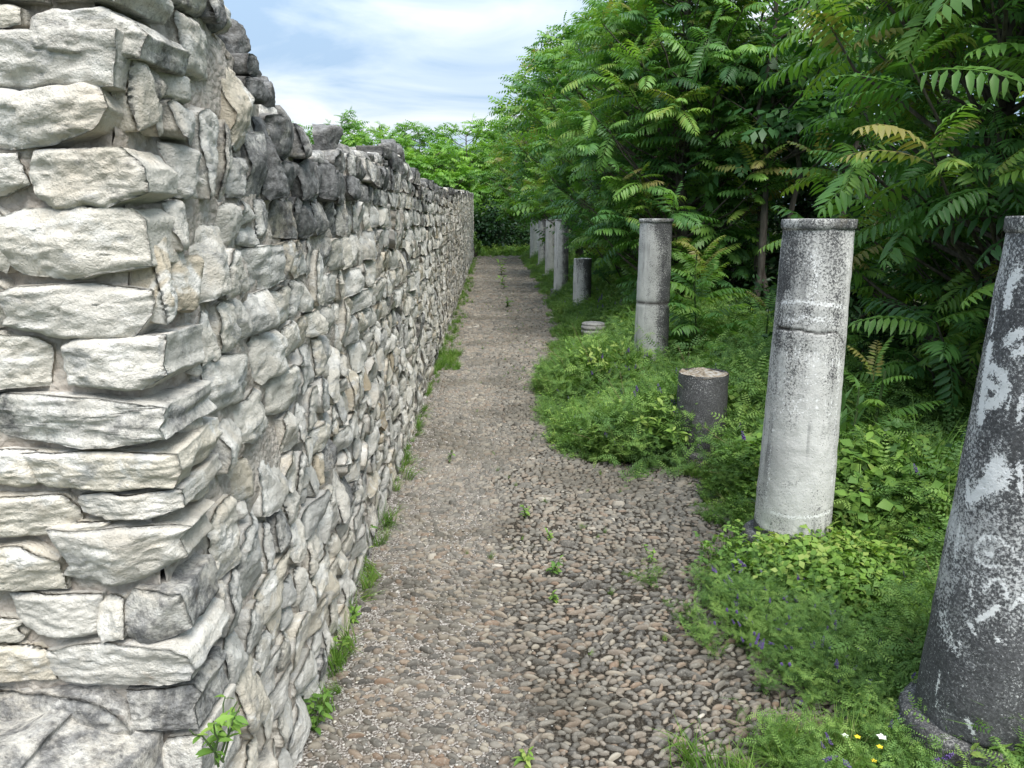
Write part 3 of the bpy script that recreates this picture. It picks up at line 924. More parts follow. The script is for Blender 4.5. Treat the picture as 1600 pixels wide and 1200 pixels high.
# ------------------------------------------------------------------ columns
M_SHAFT_PALE = mat_shaft('pale_column_concrete', 0.488, (0.57, 0.565, 0.54), 1.3)
M_SHAFT_DARK = mat_shaft('black_lichened_column', 0.715, (0.60, 0.60, 0.59), 0.8)
M_SHAFT_GREY = mat_shaft('grey_column_concrete', 0.53, (0.50, 0.495, 0.465))
M_PLINTH = mat_shaft('plinth_concrete', 0.70, (0.33, 0.32, 0.30))
M_BREAK = mat_orange_lichen()

def lathe(prof, segs, rough=0.003, seed=0, freq=22):
    """prof: list of (radius, z). Open shell of revolution with a little real unevenness."""
    pr = np.array(prof, float)
    th = np.arange(segs) * 2 * np.pi / segs
    V = np.stack([pr[None, :, 0] * np.cos(th)[:, None], pr[None, :, 0] * np.sin(th)[:, None], np.broadcast_to(pr[None, :, 1], (segs, len(pr)))], -1).reshape(-1, 3)
    d = rough * fbm(V * freq + seed * 7.7, 3, seed)
    V[:, :2] *= (1 + d / np.maximum(np.hypot(V[:, 0], V[:, 1]), 0.03))[:, None]
    return V, grid_faces(segs, len(pr), wrap=True)

def seg_dist(S, poly):
    d = np.full(len(S), 9.0)
    for (a, b) in zip(poly[:-1], poly[1:]):
        a, b = np.array(a), np.array(b)
        ab = b - a
        t = np.clip(((S - a) @ ab) / max(ab @ ab, 1e-12), 0, 1)
        d = np.minimum(d, np.linalg.norm(S - (a + t[:, None] * ab), axis=1))
    return d

class Shaft:
    """A tapering shaft standing at (x, y) from z0 to z1."""
    def __init__(self, x, y, z0, z1, r0, r1, tilt=0.0):
        self.x, self.y, self.z0, self.z1, self.r0, self.r1 = x, y, z0, z1, r0, r1
        self.tilt = tilt
        self.face = math.atan2(-y, -x)               # direction of the walk's start, seen from the column
    def rad(self, z):
        return self.r0 + (self.r1 - self.r0) * (z - self.z0) / (self.z1 - self.z0)
    def at(self, px, py):
        """Surface coordinates (arc length from the side facing the walk's start, height) of a mark seen in the photograph."""
        back = np.array(Euler((0, -self.tilt, 0)).to_matrix())       # into the leaning column's own frame
        d = back @ ray(px, py)
        o = back @ (EYE_P - np.array((self.x, self.y, 0.0)))
        r = (self.r0 + self.r1) / 2
        for _ in range(4):
            ox, oy = o[0], o[1]
            a = d[0] ** 2 + d[1] ** 2; b = 2 * (ox * d[0] + oy * d[1]); c = ox * ox + oy * oy - r * r
            q = b * b - 4 * a * c
            t = (-b - math.sqrt(max(q, 0))) / (2 * a)
            P = o + d * t
            r = self.rad(P[2])
        th = math.atan2(P[1], P[0]) - self.face
        th = (th + math.pi) % (2 * math.pi) - math.pi
        return th * (self.r0 + self.r1) / 2, P[2]
    def build(self, nseg, nz, parent, mat, strokes=(), crack=None, zone=None, top_ring=True, rough=0.004, seed=1, pits=0.0, flecks=0.0):
        z = np.linspace(self.z0, self.z1, nz)
        pr = [(self.rad(q), q) for q in z]
        V, F = lathe(pr, nseg, rough, seed, 14)
        th = np.arctan2(V[:, 1], V[:, 0]) - self.face
        th = (th + np.pi) % (2 * np.pi) - np.pi
        S = np.stack([th * (self.r0 + self.r1) / 2, V[:, 2]], 1)
        paint = np.full(len(V), flecks); ck = np.zeros(len(V)); zn = np.zeros(len(V))
        for poly, w, st in strokes:
            dd = seg_dist(S, poly)
            paint = np.maximum(paint, st * np.clip(1.05 - 0.46 * dd / w, 0, 0.95))
        if crack is not None:
            for poly, w in crack:
                dd = seg_dist(S, poly)
                ck = np.maximum(ck, np.clip(1.6 - dd / w, 0, 1))
            V[:, :2] *= (1 - 0.05 * ck)[:, None]
        if zone is not None: zn = zone(S[:, 0], S[:, 1])
        V[:, 2] -= self.z0
        if pits:
            b = np.clip(vnoise(V * 26 + seed, seed + 3) - 0.72, 0, 1) * pits
            V[:, :2] *= (1 - b)[:, None]
        me = mesh_np('shaft', V, F, mat, True, {'paint': paint, 'crack': ck, 'zone': zn})
        return link('shaft', me, parent, (0, 0, self.z0))

def disc_cap(r, z, seed, rough=0.01, rings=10, segs=48, dome_h=0.0):
    rr = np.linspace(1, 0.02, rings)
    V, F = lathe([(r * q, z + dome_h * (1 - q * q)) for q in rr], segs, 0.0, seed)
    V[:, 2] += rough * fbm(V * 16 + seed, 3, seed)
    return V, F

def add_attr_mesh(name, V, F, mat, smooth=True, zone=0.0):
    n = len(V)
    return mesh_np(name, V, F, mat, smooth, {'paint': np.zeros(n), 'crack': np.zeros(n), 'zone': np.full(n, zone)})

def capital(parent, r, z, seed, mat, h=0.042, over=0.014, segs=96):
    """The thin chipped collar on top of a shaft, with its flat top."""
    prof = [(r - 0.004, -0.006), (r + over * 0.55, 0.002), (r + over, 0.008), (r + over, h - 0.007), (r + over * 0.7, h - 0.001), (r * 0.9, h), (r * 0.6, h + .001), (r * 0.3, h + .002), (0.004, h + .002)]
    V, F = lathe(prof, segs, 0.006, seed, 20)
    chip = np.clip(vnoise(np.stack([V[:, 0] * 14, V[:, 1] * 14, np.full(len(V), seed * 3.1)], 1), seed) - 0.62, 0, 1) * 0.16
    V[:, :2] *= (1 - chip)[:, None]
    link('cap', add_attr_mesh('cap', V, F, mat, True, 0.12), parent, (0, 0, z))

def plinth(parent, r, h, seed, name='plinth'):
    prof = [(r, -0.05), (r, h * 0.55), (r * 0.985, h * 0.6), (r * 0.93, h * 0.66), (r * 0.95, h * 0.78), (r * 0.94, h * 0.92), (r * 0.88, h), (r * 0.5, h + .004), (0.01, h + .004)]
    V, F = lathe(prof, 64, 0.016, seed, 9)
    link(name, add_attr_mesh(name, V, F, M_PLINTH), parent)

G = 'broken columns standing in a row beside the path'
# --- nearest column, right edge of the picture: black with lichen, white painted marks
s = Shaft(1.432, 1.87, 0.17, 1.57, 0.174, 0.140, R(1.5))
c1 = thing('stone_column', 'tall column blackened by lichen with smeared white painted letters, nearest of all', 'column', (s.x, s.y, 0), G)
c1.rotation_euler = (0, s.tilt, 0)
def on1(*pts): return [s.at(*p) for p in pts]
ST1 = [
    (on1((1546, 540), (1538, 600), (1531, 656)), 0.012, 1.0),                         # the big letter P
    (on1((1548, 575), (1566, 585), (1571, 606), (1560, 626), (1542, 634)), 0.012, 1.0),
    (on1((1545, 600), (1556, 606)), 0.010, .9),
    (on1((1590, 425), (1578, 445), (1573, 475)), 0.014, .85), (on1((1592, 520), (1574, 532)), 0.014, .85), (on1((1599, 545), (1588, 552)), 0.012, .8),
    (on1((1556, 480), (1549, 520)), 0.004, .8), (on1((1580, 618), (1574, 640)), 0.004, .7), (on1((1597, 620), (1592, 660)), 0.006, .8),
    (on1((1560, 722), (1552, 745), (1530, 770), (1515, 780)), 0.016, .95), (on1((1545, 735), (1572, 738), (1566, 758), (1540, 765)), 0.013, .9), (on1((1512, 752), (1512, 782)), 0.007, .9),
    (on1((1593, 725), (1596, 770)), 0.006, .8),
    (on1((1500, 820), (1496, 850), (1492, 880)), 0.006, .62), (on1((1505, 835), (1510, 870)), 0.004, .55),
    (on1((1525, 850), (1538, 838), (1560, 842), (1582, 858)), 0.005, .72), (on1((1524, 852), (1524, 872), (1540, 884), (1562, 886)), 0.005, .66), (on1((1540, 862), (1546, 868)), 0.009, .7),
    (on1((1520, 895), (1516, 930), (1522, 945)), 0.004, .66), (on1((1536, 925), (1552, 905), (1566, 905), (1574, 935)), 0.005, .74), (on1((1528, 968), (1545, 960), (1560, 948)), 0.006, .95), (on1((1513, 972), (1524, 992)), 0.004, .9),
    (on1((1580, 950), (1599, 930)), 0.006, .75), (on1((1492, 885), (1505, 900), (1512, 905)), 0.004, .6),
    (on1((1470, 960), (1490, 1010)), 0.026, .50), (on1((1468, 1050), (1463, 1080)), 0.004, .75), (on1((1462, 1085), (1462, 1105)), 0.003, .7), (on1((1512, 1125), (1520, 1145)), 0.007, .7), (on1((1556, 995), (1560, 1000)), 0.006, .7),
]
s.build(170, 200, c1, M_SHAFT_DARK, ST1, [(on1((1442, 1128), (1500, 1160), (1560, 1176), (1599, 1180)), 0.006)], lambda a, z: 0.10 * (z < 0.55) * np.clip((0.55 - z) * 4, 0, 1) - 0.10 * np.clip(1 - abs(z - 0.75) / 0.25, 0, 1), seed=3, rough=0.0025, pits=0.04, flecks=0.13)
capital(c1, 0.140, 1.563, 5, M_SHAFT_GREY, 0.042, 0.006)
plinth(c1, 0.222, 0.17, 7)

# --- second column: pale, cracked across, scratched lettering
s2 = Shaft(1.405, 3.2, 0.17, 1.565, 0.172, 0.143)
c2 = thing('stone_column', 'tall pale column cracked across its middle with faint scratched lettering', 'column', (s2.x, s2.y, 0), G)
def on2(*pts): return [s2.at(*p) for p in pts]
GLYPH = {'O': [[(.5, 0), (.1, .25), (.1, .75), (.5, 1), (.9, .75), (.9, .25), (.5, 0)]], 'C': [[(.9, .15), (.5, 0), (.1, .3), (.1, .75), (.5, 1), (.9, .85)]], 'B': [[(.85, 0), (.15, 0), (.15, 1), (.7, 1), (.85, .75), (.7, .5), (.15, .5)]],
         'E': [[(.9, 0), (.1, 0), (.1, 1), (.9, 1)], [(.1, .5), (.7, .5)]], 'N': [[(.1, 1), (.1, 0)], [(.1, .9), (.9, .1)], [(.9, 0), (.9, 1)]], 'U': [[(.1, 0), (.1, .8), (.5, 1), (.9, .8), (.9, 0)]], 'M': [[(.1, 1), (.2, 0), (.5, .7), (.8, 0), (.9, 1)]],
         'i': [[(.2, .3), (.2, .95), (.8, .3), (.8, 1)]], 'p': [[(.2, 1.3), (.2, .3), (.7, .3), (.85, .6), (.6, .9), (.2, .85)]], 'e': [[(.15, .6), (.8, .55), (.6, .3), (.2, .45), (.2, .85), (.8, .95)]], 'n': [[(.15, 1), (.2, .3)], [(.2, .6), (.8, .6)], [(.8, .3), (.8, 1)]],
         'a': [[(.8, .4), (.3, .35), (.15, .75), (.5, 1), (.8, .7), (.85, 1)]], 't': [[(.2, .35), (.85, .3)], [(.5, .3), (.5, 1)]], 'D': [[(.15, 0), (.15, 1), (.6, .95), (.9, .6), (.85, .25), (.5, 0), (.15, 0)]], ')': [[(.3, 0), (.8, .4), (.8, .7), (.3, 1)]]}
def write2(text, x, y, w, h, slant, st, wd=0.0035):
    out = []
    for i, ch in enumerate(text):
        for pl in GLYPH.get(ch, []):
            out.append((on2(*[(x + (i + q[0] * .8) * w, y + q[1] * h + slant * i) for q in pl]), wd, st))
    return out
ST2 = write2('aMipen', 1226, 540, 14.5, 26, 1.0, .50) + write2('Dinepto', 1216, 574, 13.5, 24, 1.0, .46) + write2('O', 1214, 602, 17, 24, 0, .5) + write2(')OCBEU', 1216, 622, 14.5, 24, .6, .58) + write2('B', 1218, 562, 13, 22, 0, .4)
ST2 += [(on2((1222, 473), (1250, 471), (1285, 475), (1320, 480)), 0.010, .62), (on2((1232, 499), (1260, 496), (1300, 503)), 0.020, .50), (on2((1205, 800), (1235, 808), (1270, 807), (1297, 799)), 0.007, .70),
        (on2((1268, 395), (1274, 430), (1268, 470)), 0.030, .40), (on2((1210, 640), (1195, 800)), 0.012, .42), (on2((1312, 560), (1300, 760)), 0.014, .42)]
CR2 = [(on2((1215, 511), (1228, 515), (1250, 516), (1275, 521), (1291, 521)), 0.0032), (on2((1215, 512), (1232, 514)), 0.0055), (on2((1291, 521), (1303, 518), (1312, 523), (1318, 535)), 0.002)]
def zone2(a, z):
    top = np.clip((z - 1.22) / 0.25, 0, 1)
    return 0.07 * top * (0.55 + 0.9 * vnoise(np.stack([a * 9, z * 5, a * 0 + 2], 1), 5)) - 0.13 * np.clip(1 - abs(z - 0.62) / 0.5, 0, 1) + 0.5 * np.clip((0.215 - z) / 0.035, 0, 1) + 0.10 * np.clip(-a / 0.2, 0, 1)  # blotchy dark top, paler middle, darker foot and left side
s2.build(150, 210, c2, M_SHAFT_PALE, ST2, CR2, zone2, seed=8, rough=0.0035, pits=0.03)
capital(c2, 0.146, 1.558, 9, M_SHAFT_GREY, 0.042, 0.008)
plinth(c2, 0.232, 0.16, 11)

# --- third: the low stump with an orange lichened break
s3 = Shaft(1.375, 4.66, 0.13, 0.625, 0.164, 0.158)
c3 = thing('stone_column', 'short dark column stump with a flat orange lichened top', 'column', (s3.x, s3.y, 0), G)
s3.build(64, 36, c3, M_SHAFT_DARK, (), None, lambda a, z: 0.09 - 0.08 * np.clip((z - 0.45) * 5, 0, 1), seed=12, rough=0.008)
V, F = disc_cap(0.160, 0.0, 13, 0.022)
link('broken_top', mesh_np('broken_top', V, F, M_BREAK, True), c3, (0, 0, 0.622))
plinth(c3, 0.215, 0.13, 14)

def column(x, y, z0, z1, r0, r1, label, mat, seed, cap=True, crack_z=None, dark=0.0):
    sh = Shaft(x, y, z0, z1, r0, r1)
    c = thing('stone_column', label, 'column', (x, y, 0), G)
    ck = None
    if crack_z:
        a = np.linspace(-0.25, 0.25, 9)
        ck = [([(q, crack_z + 0.010 * math.sin(q * 21 + seed)) for q in a], 0.011)]
    zf = lambda a, z: dark + 0.12 * np.clip((z - z1 + 0.25) / 0.2, 0, 1) + 0.28 * np.clip(a / 0.14, -0.6, 1) * 0.5  # right side painted darker, standing in for the shade of the growth
    sh.build(48, 56, c, mat, (), ck, zf, seed=seed)
    if cap: capital(c, r1, z1 - 0.006, seed + 1, M_SHAFT_GREY, 0.034, 0.010, 48)
    else:
        V, F = disc_cap(r1, 0.0, seed, 0.03)
        link('broken_top', add_attr_mesh('broken_top', V, F, mat), c, (0, 0, z1 - 0.004))
    if z0 > 0.05: plinth(c, r0 + 0.075, z0, seed + 2)
    return c
column(1.475, 6.72, 0.17, 1.575, 0.160, 0.142, 'tall grey column with a mended joint near its middle, behind the low stump', M_SHAFT_GREY, 31, True, 0.86)
column(1.48, 12.1, 0.15, 0.97, 0.150, 0.146, 'waist-high pitted column without a collar under the hanging leaves', M_SHAFT_PALE, 41, False, None, 0.02)
column(1.41, 15.1, 0.20, 1.57, 0.150, 0.138, 'slender pale column rising just beyond the waist-high pitted one', M_SHAFT_PALE, 51, True)
column(1.55, 19.6, 0.18, 1.57, 0.150, 0.138, 'slender dull grey column beyond the pale one, half under leaves', M_SHAFT_GREY, 61, True, None, -0.1)
column(1.64, 24.0, 0.18, 1.57, 0.150, 0.138, 'shaded column second from the far end of the row', M_SHAFT_GREY, 71, True, None, 0.05)
column(1.60, 28.2, 0.18, 1.55, 0.165, 0.150, 'whitish column at the far end of the row, wrapped in leaves', M_SHAFT_PALE, 81, True, None, -0.2)
# low round stub of stacked mouldings in the grass
st = thing('column_base', 'low round moulded column base sunk in grass beyond the stump', 'column base', (1.30, 9.35, 0), 'column bases in the grass')
V, F = lathe([(0.15, -.05), (0.15, 0.17), (0.158, 0.18), (0.160, 0.20), (0.150, 0.212), (0.145, 0.222), (0.156, 0.23), (0.160, 0.255), (0.150, 0.268), (0.146, 0.276), (0.15, 0.284), (0.152, 0.296), (0.13, 0.305), (0.07, 0.309), (0.01, 0.31)], 48, 0.008, 19, 12)
link('moulding', add_attr_mesh('moulding', V, F, M_PLINTH, True, -0.15), st)
print('columns', round(time.time() - T0, 1), 's')
# ------------------------------------------------------------------ pinnate leaves
def rot_from(yaw, pitch, roll):
    """Rotation matrices (n,3,3): roll about x, then pitch (tip up) about y, then yaw about z."""
    cy, sy, cp, sp, cr, sr = np.cos(yaw), np.sin(yaw), np.cos(pitch), np.sin(pitch), np.cos(roll), np.sin(roll)
    Z = np.zeros_like(cy); O = np.ones_like(cy)
    Rz = np.stack([np.stack([cy, -sy, Z], -1), np.stack([sy, cy, Z], -1), np.stack([Z, Z, O], -1)], -2)
    Ry = np.stack([np.stack([cp, Z, -sp], -1), np.stack([Z, O, Z], -1), np.stack([sp, Z, cp], -1)], -2)
    Rx = np.stack([np.stack([O, Z, Z], -1), np.stack([Z, cr, -sr], -1), np.stack([Z, sr, cr], -1)], -2)
    return Rz @ Ry @ Rx

def compound_leaf(pairs, g, detail=2, droop=0.9, llen=0.22, lwid=0.060, stem0=0.16, hang=0.32, rachis=True):
    """A pinnate leaf of unit length along +x: rachis and paired pointed leaflets. Returns V, F(tri), tint offset per vertex."""
    V, T, A = [], [], []
    n = 0
    ns = 24
    t = np.linspace(0, 1, ns)
    ang = 0.25 - droop * t ** 1.3
    px_ = np.concatenate([[0], np.cumsum(np.cos(ang[:-1]))]) / (ns - 1)
    pz_ = np.concatenate([[0], np.cumsum(np.sin(ang[:-1]))]) / (ns - 1)
    def spine(s):
        return np.array((np.interp(s, t, px_), 0, np.interp(s, t, pz_))), np.interp(s, t, ang)
    if rachis:
        k = 6 if detail > 1 else 3
        ss = np.linspace(0, 0.98, k)
        P = np.array([spine(q)[0] for q in ss])
        TV, TQ = tube(P, np.linspace(0.0075, 0.003, k), 3)
        V.append(TV); T.append(np.concatenate([TQ[:, [0, 1, 2]], TQ[:, [0, 2, 3]]])); A.append(np.full(len(TV), 0.12)); n += len(TV)
    items = [(stem0 + (0.97 - stem0) * i / (pairs - 1), sd) for i in range(pairs) for sd in (-1, 1)] + [(0.985, 0)]
    for sp, sd in items:
        q = (sp - stem0) / (1 - stem0)
        pos, a = spine(min(1, sp + (0.012 * sd if detail > 1 else 0)))
        tan = np.array((math.cos(a), 0, math.sin(a)))
        nor = np.array((-math.sin(a), 0, math.cos(a)))
        L = llen * (0.72 + 0.75 * math.sin(math.pi * min(1, 0.18 + 0.72 * q)) * 0.5) * (1 - 0.45 * max(0, q - 0.72) / 0.28) * g.uniform(.9, 1.1)
        if sd == 0: d = tan.copy()
        else:
            fw = 0.28 + 0.5 * q + g.normal(0, 0.08)
            d = np.array((0, sd, 0)) * math.cos(fw) + tan * math.sin(fw)
        d = d - nor * (hang * g.uniform(.6, 1.4)) + np.array((0, 0, -0.10))
        d /= np.linalg.norm(d)
        w = np.cross(nor, d); w /= np.linalg.norm(w)
        up = np.cross(d, w)
        hw = lwid * (0.85 + 0.3 * g.random()) * (L / llen)
        if detail >= 2:
            c = [pos + d * 0.02 * L, pos + d * L * .32 + w * hw * .5 + up * hw * .22, pos + d * L * .32 - w * hw * .5 + up * hw * .22, pos + d * L * .36,
                 pos + d * L * .70 + w * hw * .36 + up * (hw * .14 - .05 * L), pos + d * L * .70 - w * hw * .36 + up * (hw * .14 - .05 * L), pos + d * L * .70 - up * .05 * L, pos + d * L - up * .15 * L]
            f = [(0, 3, 1), (0, 2, 3), (1, 3, 6), (1, 6, 4), (3, 2, 5), (3, 5, 6), (4, 6, 7), (6, 5, 7)]
        else:
            c = [pos, pos + d * L * .40 + w * hw * .55, pos + d * L * .40 - w * hw * .55, pos + d * L - up * .10 * L]
            f = [(0, 2, 1), (1, 2, 3)]
        V.append(np.array(c)); T.append(np.array(f) + n); n += len(c)
        A.append(np.full(len(c), g.normal(0, 0.035) + 0.05 * q))
    return np.concatenate(V), np.concatenate(T), np.concatenate(A)

gL = np.random.default_rng(3)
LEAF_HI = [compound_leaf(int(gL.integers(9, 13)), gL, 2, gL.uniform(.35, .95)) for _ in range(8)]
LEAF_MID = [compound_leaf(int(gL.integers(8, 11)), gL, 1, gL.uniform(.35, .95), 0.23, 0.085) for _ in range(6)]
LEAF_LO = [compound_leaf(6, gL, 1, gL.uniform(.3, .9), 0.27, 0.135, 0.1, rachis=False) for _ in range(5)]

def merge_leaves(mg, lods, pos, yaw, pitch, roll, size, tint, g):
    var = g.integers(0, len(lods), len(pos))
    Rm = rot_from(yaw, pitch, roll)
    for v, (V, T, A) in enumerate(lods):
        ii = np.nonzero(var == v)[0]
        if not len(ii): continue
        W = np.einsum('nij,vj->nvi', Rm[ii], V) * size[ii][:, None, None] + pos[ii][:, None]
        m = len(V)
        mg.V.append(W.reshape(-1, 3)); mg.T.append((T[None] + (np.arange(len(ii)) * m)[:, None, None]).reshape(-1, 3) + mg.n)
        mg.A.setdefault('tint', []).append(np.clip(tint[ii][:, None] + A[None], 0, 1).ravel()); mg.n += m * len(ii)

def curve_between(a, b, g, sag=0.15, n=6, wob=0.03):
    t = np.linspace(0, 1, n)[:, None]
    P = a + (b - a) * t
    P[:, 2] += (np.sin(np.pi * t[:, 0]) * sag) * np.linalg.norm(b - a)
    P[1:-1] += g.normal(0, wob, (n - 2, 3)) * np.linalg.norm(b - a)
    return P

LEAF_MESH = {}
def leaf_mesh(v, band):
    """Shared mesh of a near leaf: shape v in one of five shades."""
    if (v, band) not in LEAF_MESH:
        V, T, A = LEAF_HI[v]
        LEAF_MESH[(v, band)] = mesh_np('leaf', V, T, M_AIL, False, {'tint': np.clip(A + (band + 0.5) / 5, 0, 1)})
    return LEAF_MESH[(v, band)]

GT = 'trees of heaven crowding along the right side'
def heaven_tree(x, y, h, rad, label, seed, shoots=60, leaf=0.55, lod='mid', named=0, low=0.5, bright=0.0, lean=(0, 0), stems=1, group=GT, top_bias=0.0, leaf_mat=None, leaves=(7, 11), shape=1.0):
    g = np.random.default_rng(seed)
    t = thing('tree_of_heaven', label, 'tree', (x, y, 0), group)
    O = np.array((x, y, 0.0))
    # trunks
    axes = []
    mg = Merge()
    for k in range(stems):
        off = g.normal(0, 0.25 if stems > 1 else 0.02, 2)
        top = np.array((lean[0] + off[0] * 2.0, lean[1] + off[1] * 2.0, h * g.uniform(.82, .95)))
        P = curve_between(np.array((off[0], off[1], -0.1)), top, g, 0.0, 9, 0.012)
        r0 = (0.016 * h + 0.02) * (0.5 if stems > 3 else 1.0)
        V, F = tube(P, np.linspace(r0, 0.012, 9), 8)
        mg.add(V, F); axes.append(P)
    link('trunk', mg.mesh('trunk', M_BARK, True), t)
    # shoots fill the crown, denser towards its outside
    tips = []
    while len(tips) < shoots:
        d = g.normal(0, 1, 3); d /= np.linalg.norm(d)
        q = g.random() ** 0.33
        zc = low + (h - low) * (0.5 + 0.5 * d[2] * q)
        zz = (zc - low) / (h - low)
        width = rad * shape * (0.62 + 0.55 * math.sin(math.pi * min(1, 0.2 + 0.72 * zz)))
        p = np.array((lean[0] * zz + d[0] * q * width, lean[1] * zz + d[1] * q * width, zc))
        if all(((p - s) ** 2).sum() > 0.10 * rad ** 2 * 0.25 for s in tips): tips.append(p)
        elif g.random() < 0.2: tips.append(p)
    tips = np.array(tips)
    mg = Merge()
    pos, yaw, pitch, roll, size, tint = [], [], [], [], [], []
    for p in tips:
        ax = axes[int(g.integers(len(axes)))]
        hz = np.clip(p[2] - g.uniform(0.35, 0.8) * np.hypot(*(p[:2])) - 0.1, 0.3, h * .85)
        a = np.array([np.interp(hz, ax[:, 2], ax[:, i]) for i in range(2)] + [hz])
        B = curve_between(a, p, g, -0.06, 6, 0.02)
        V, F = tube(B, np.linspace(0.006 + 0.011 * np.linalg.norm(p - a), 0.005, 6), 5)
        mg.add(V, F)
        dirv = B[-1] - B[-3]; dirv /= np.linalg.norm(dirv)
        out_y = math.atan2(p[1] - lean[1] * p[2] / h, p[0] - lean[0] * p[2] / h)
        nl = int(g.integers(*leaves))
        hh = p[2] / h
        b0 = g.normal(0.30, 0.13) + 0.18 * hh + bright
        for i in range(nl):
            young = (i >= nl - 2)
            yw = out_y + g.normal(0, 0.45) + (i - (nl - 1) / 2) * (5.2 / nl) * g.uniform(.75, 1.1)
            back = g.uniform(0.0, 0.30) if not young else 0.0
            pos.append(p - dirv * back); yaw.append(yw)
            pitch.append(g.normal(0.02, 0.34) + (0.45 if young else 0)); roll.append(g.normal(0, 0.38))
            size.append(leaf * g.uniform(.7, 1.15) * (0.62 if young else 1))
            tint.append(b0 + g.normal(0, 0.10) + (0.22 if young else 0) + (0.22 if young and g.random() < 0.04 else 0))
    pos, yaw, pitch, roll, size, tint = map(np.array, (pos, yaw, pitch, roll, size, tint))
    link('branches', mg.mesh('branches', M_BARK, True), t, kind='stuff')
    n = len(pos)
    one = np.zeros(n, bool)
    if named:
        c = pos + O + np.stack([np.cos(yaw), np.sin(yaw), 0 * yaw], 1) * (size * 0.5)[:, None]
        ax_, ay_, ad_ = project(c)
        vis = (ax_ > -30) & (ax_ < 1640) & (ay_ > -60) & (ay_ < 900) & (ad_ > 0.5)
        # leaves on the side towards the walk show; those behind the crown's middle do not
        front = (c - O) @ np.array((-0.75, -0.66, 0.0)) / rad
        sc = np.where(vis, size / np.maximum(ad_, .5) + 0.06 * front, -9)
        ids = np.argsort(-sc)[:named]
        ids = ids[sc[ids] > -8]
        one[ids] = True
        for i in ids:
            o = link('leaf', leaf_mesh(int(g.integers(8)), int(np.clip(tint[i] * 5, 0, 4))), t, pos[i])
            o.rotation_euler = Matrix(rot_from(yaw[i:i + 1], pitch[i:i + 1], roll[i:i + 1])[0].tolist()).to_euler()
            o.scale = (size[i],) * 3
    mg = Merge()
    r = ~one
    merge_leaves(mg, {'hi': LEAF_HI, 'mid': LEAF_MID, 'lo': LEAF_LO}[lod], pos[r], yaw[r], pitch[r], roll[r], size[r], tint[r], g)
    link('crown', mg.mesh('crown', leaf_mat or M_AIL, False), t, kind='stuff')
    return t

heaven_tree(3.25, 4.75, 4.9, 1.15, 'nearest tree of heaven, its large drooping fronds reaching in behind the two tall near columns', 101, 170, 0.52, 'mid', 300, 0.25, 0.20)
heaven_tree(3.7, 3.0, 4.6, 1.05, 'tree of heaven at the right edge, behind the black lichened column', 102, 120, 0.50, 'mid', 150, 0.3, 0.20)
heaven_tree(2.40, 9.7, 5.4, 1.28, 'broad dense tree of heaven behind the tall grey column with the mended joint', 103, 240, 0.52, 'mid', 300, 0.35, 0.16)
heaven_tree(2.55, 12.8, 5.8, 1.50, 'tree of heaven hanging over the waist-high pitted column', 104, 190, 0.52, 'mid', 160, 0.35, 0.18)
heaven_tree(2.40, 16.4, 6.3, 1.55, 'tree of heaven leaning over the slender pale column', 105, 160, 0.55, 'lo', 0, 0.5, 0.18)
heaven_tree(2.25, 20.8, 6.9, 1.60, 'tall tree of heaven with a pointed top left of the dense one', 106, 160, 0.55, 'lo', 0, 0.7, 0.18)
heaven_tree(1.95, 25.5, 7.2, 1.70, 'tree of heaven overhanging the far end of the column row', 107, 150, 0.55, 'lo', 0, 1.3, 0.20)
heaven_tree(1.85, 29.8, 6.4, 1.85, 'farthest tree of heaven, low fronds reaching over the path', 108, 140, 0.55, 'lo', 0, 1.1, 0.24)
# the thicket behind: bare stems below, crowns above
BACK = [(3.45, 9.0, 5.2, 1.0, 'thin tree in the dark gap, its bare stems showing between the two big crowns'), (5.4, 10.6, 5.6, 1.5, 'tree standing behind the broad dense one'), (6.2, 6.4, 5.4, 1.5, 'tree deep in the thicket behind the nearest one'),
        (5.2, 14.5, 6.0, 1.6, 'tree in the second row behind the pitted column'), (5.3, 19.0, 6.4, 1.7, 'tree in the second row behind the pale slender column'), (5.6, 4.2, 5.2, 1.4, 'tree in the second row at the right edge'), (4.9, 24.5, 6.3, 1.7, 'tree in the second row near the far end'),
        (7.6, 9.0, 6.0, 1.8, 'tree at the back of the thicket, seen through the dark gap'), (7.2, 13.0, 6.2, 1.8, 'tree at the back of the thicket behind the broad crown')]
for i, (x, y, h, r, lb) in enumerate(BACK):
    heaven_tree(x, y, h, r, lb, 200 + i, 90 if i else 40, 0.6, 'lo', 0, 0.6 if i else 2.1, -0.06, stems=5 if i == 0 else 3 if i in (2, 7) else 2, group='trees in the thicket behind')
print('thicket', round(time.time() - T0, 1), 's')
# bright trees beyond the far end of the wall
FARG = 'bright green trees beyond the end of the wall'
FAR = [(-1.3, 41, 6.9, 2.1, 'bright green tree beyond the wall end, tallest and closest to the path'), (-4.0, 43, 7.0, 2.3, 'bright green tree with a rounded crown, second from the wall end'), (-6.6, 46, 7.4, 2.3, 'bright green tree in the middle of the far row'),
       (-9.2, 48, 8.2, 2.3, 'dark green tree with a spiky top showing over the wall stones'), (-12.0, 49, 7.9, 2.4, 'far tree at the left of the row, mostly hidden by the wall'), (0.9, 40, 6.6, 2.0, 'bright tree beyond the path end, right beside the thicket'), (-2.6, 37, 5.4, 1.8, 'lower bright tree in front of the far row'),
       (2.9, 39, 6.8, 2.0, 'far tree half hidden by the thicket'), (1.2, 52, 8.6, 2.4, 'taller tree behind the path end, its top showing over the others')]
for i, (x, y, h, r, lb) in enumerate(FAR):
    heaven_tree(x, y, h, r, lb, 300 + i, 150, 0.72, 'lo', 0, 0.8, 0.10 if i != 3 else -0.12, group=FARG, leaf_mat=M_FAR, leaves=(8, 12), shape=1.25)

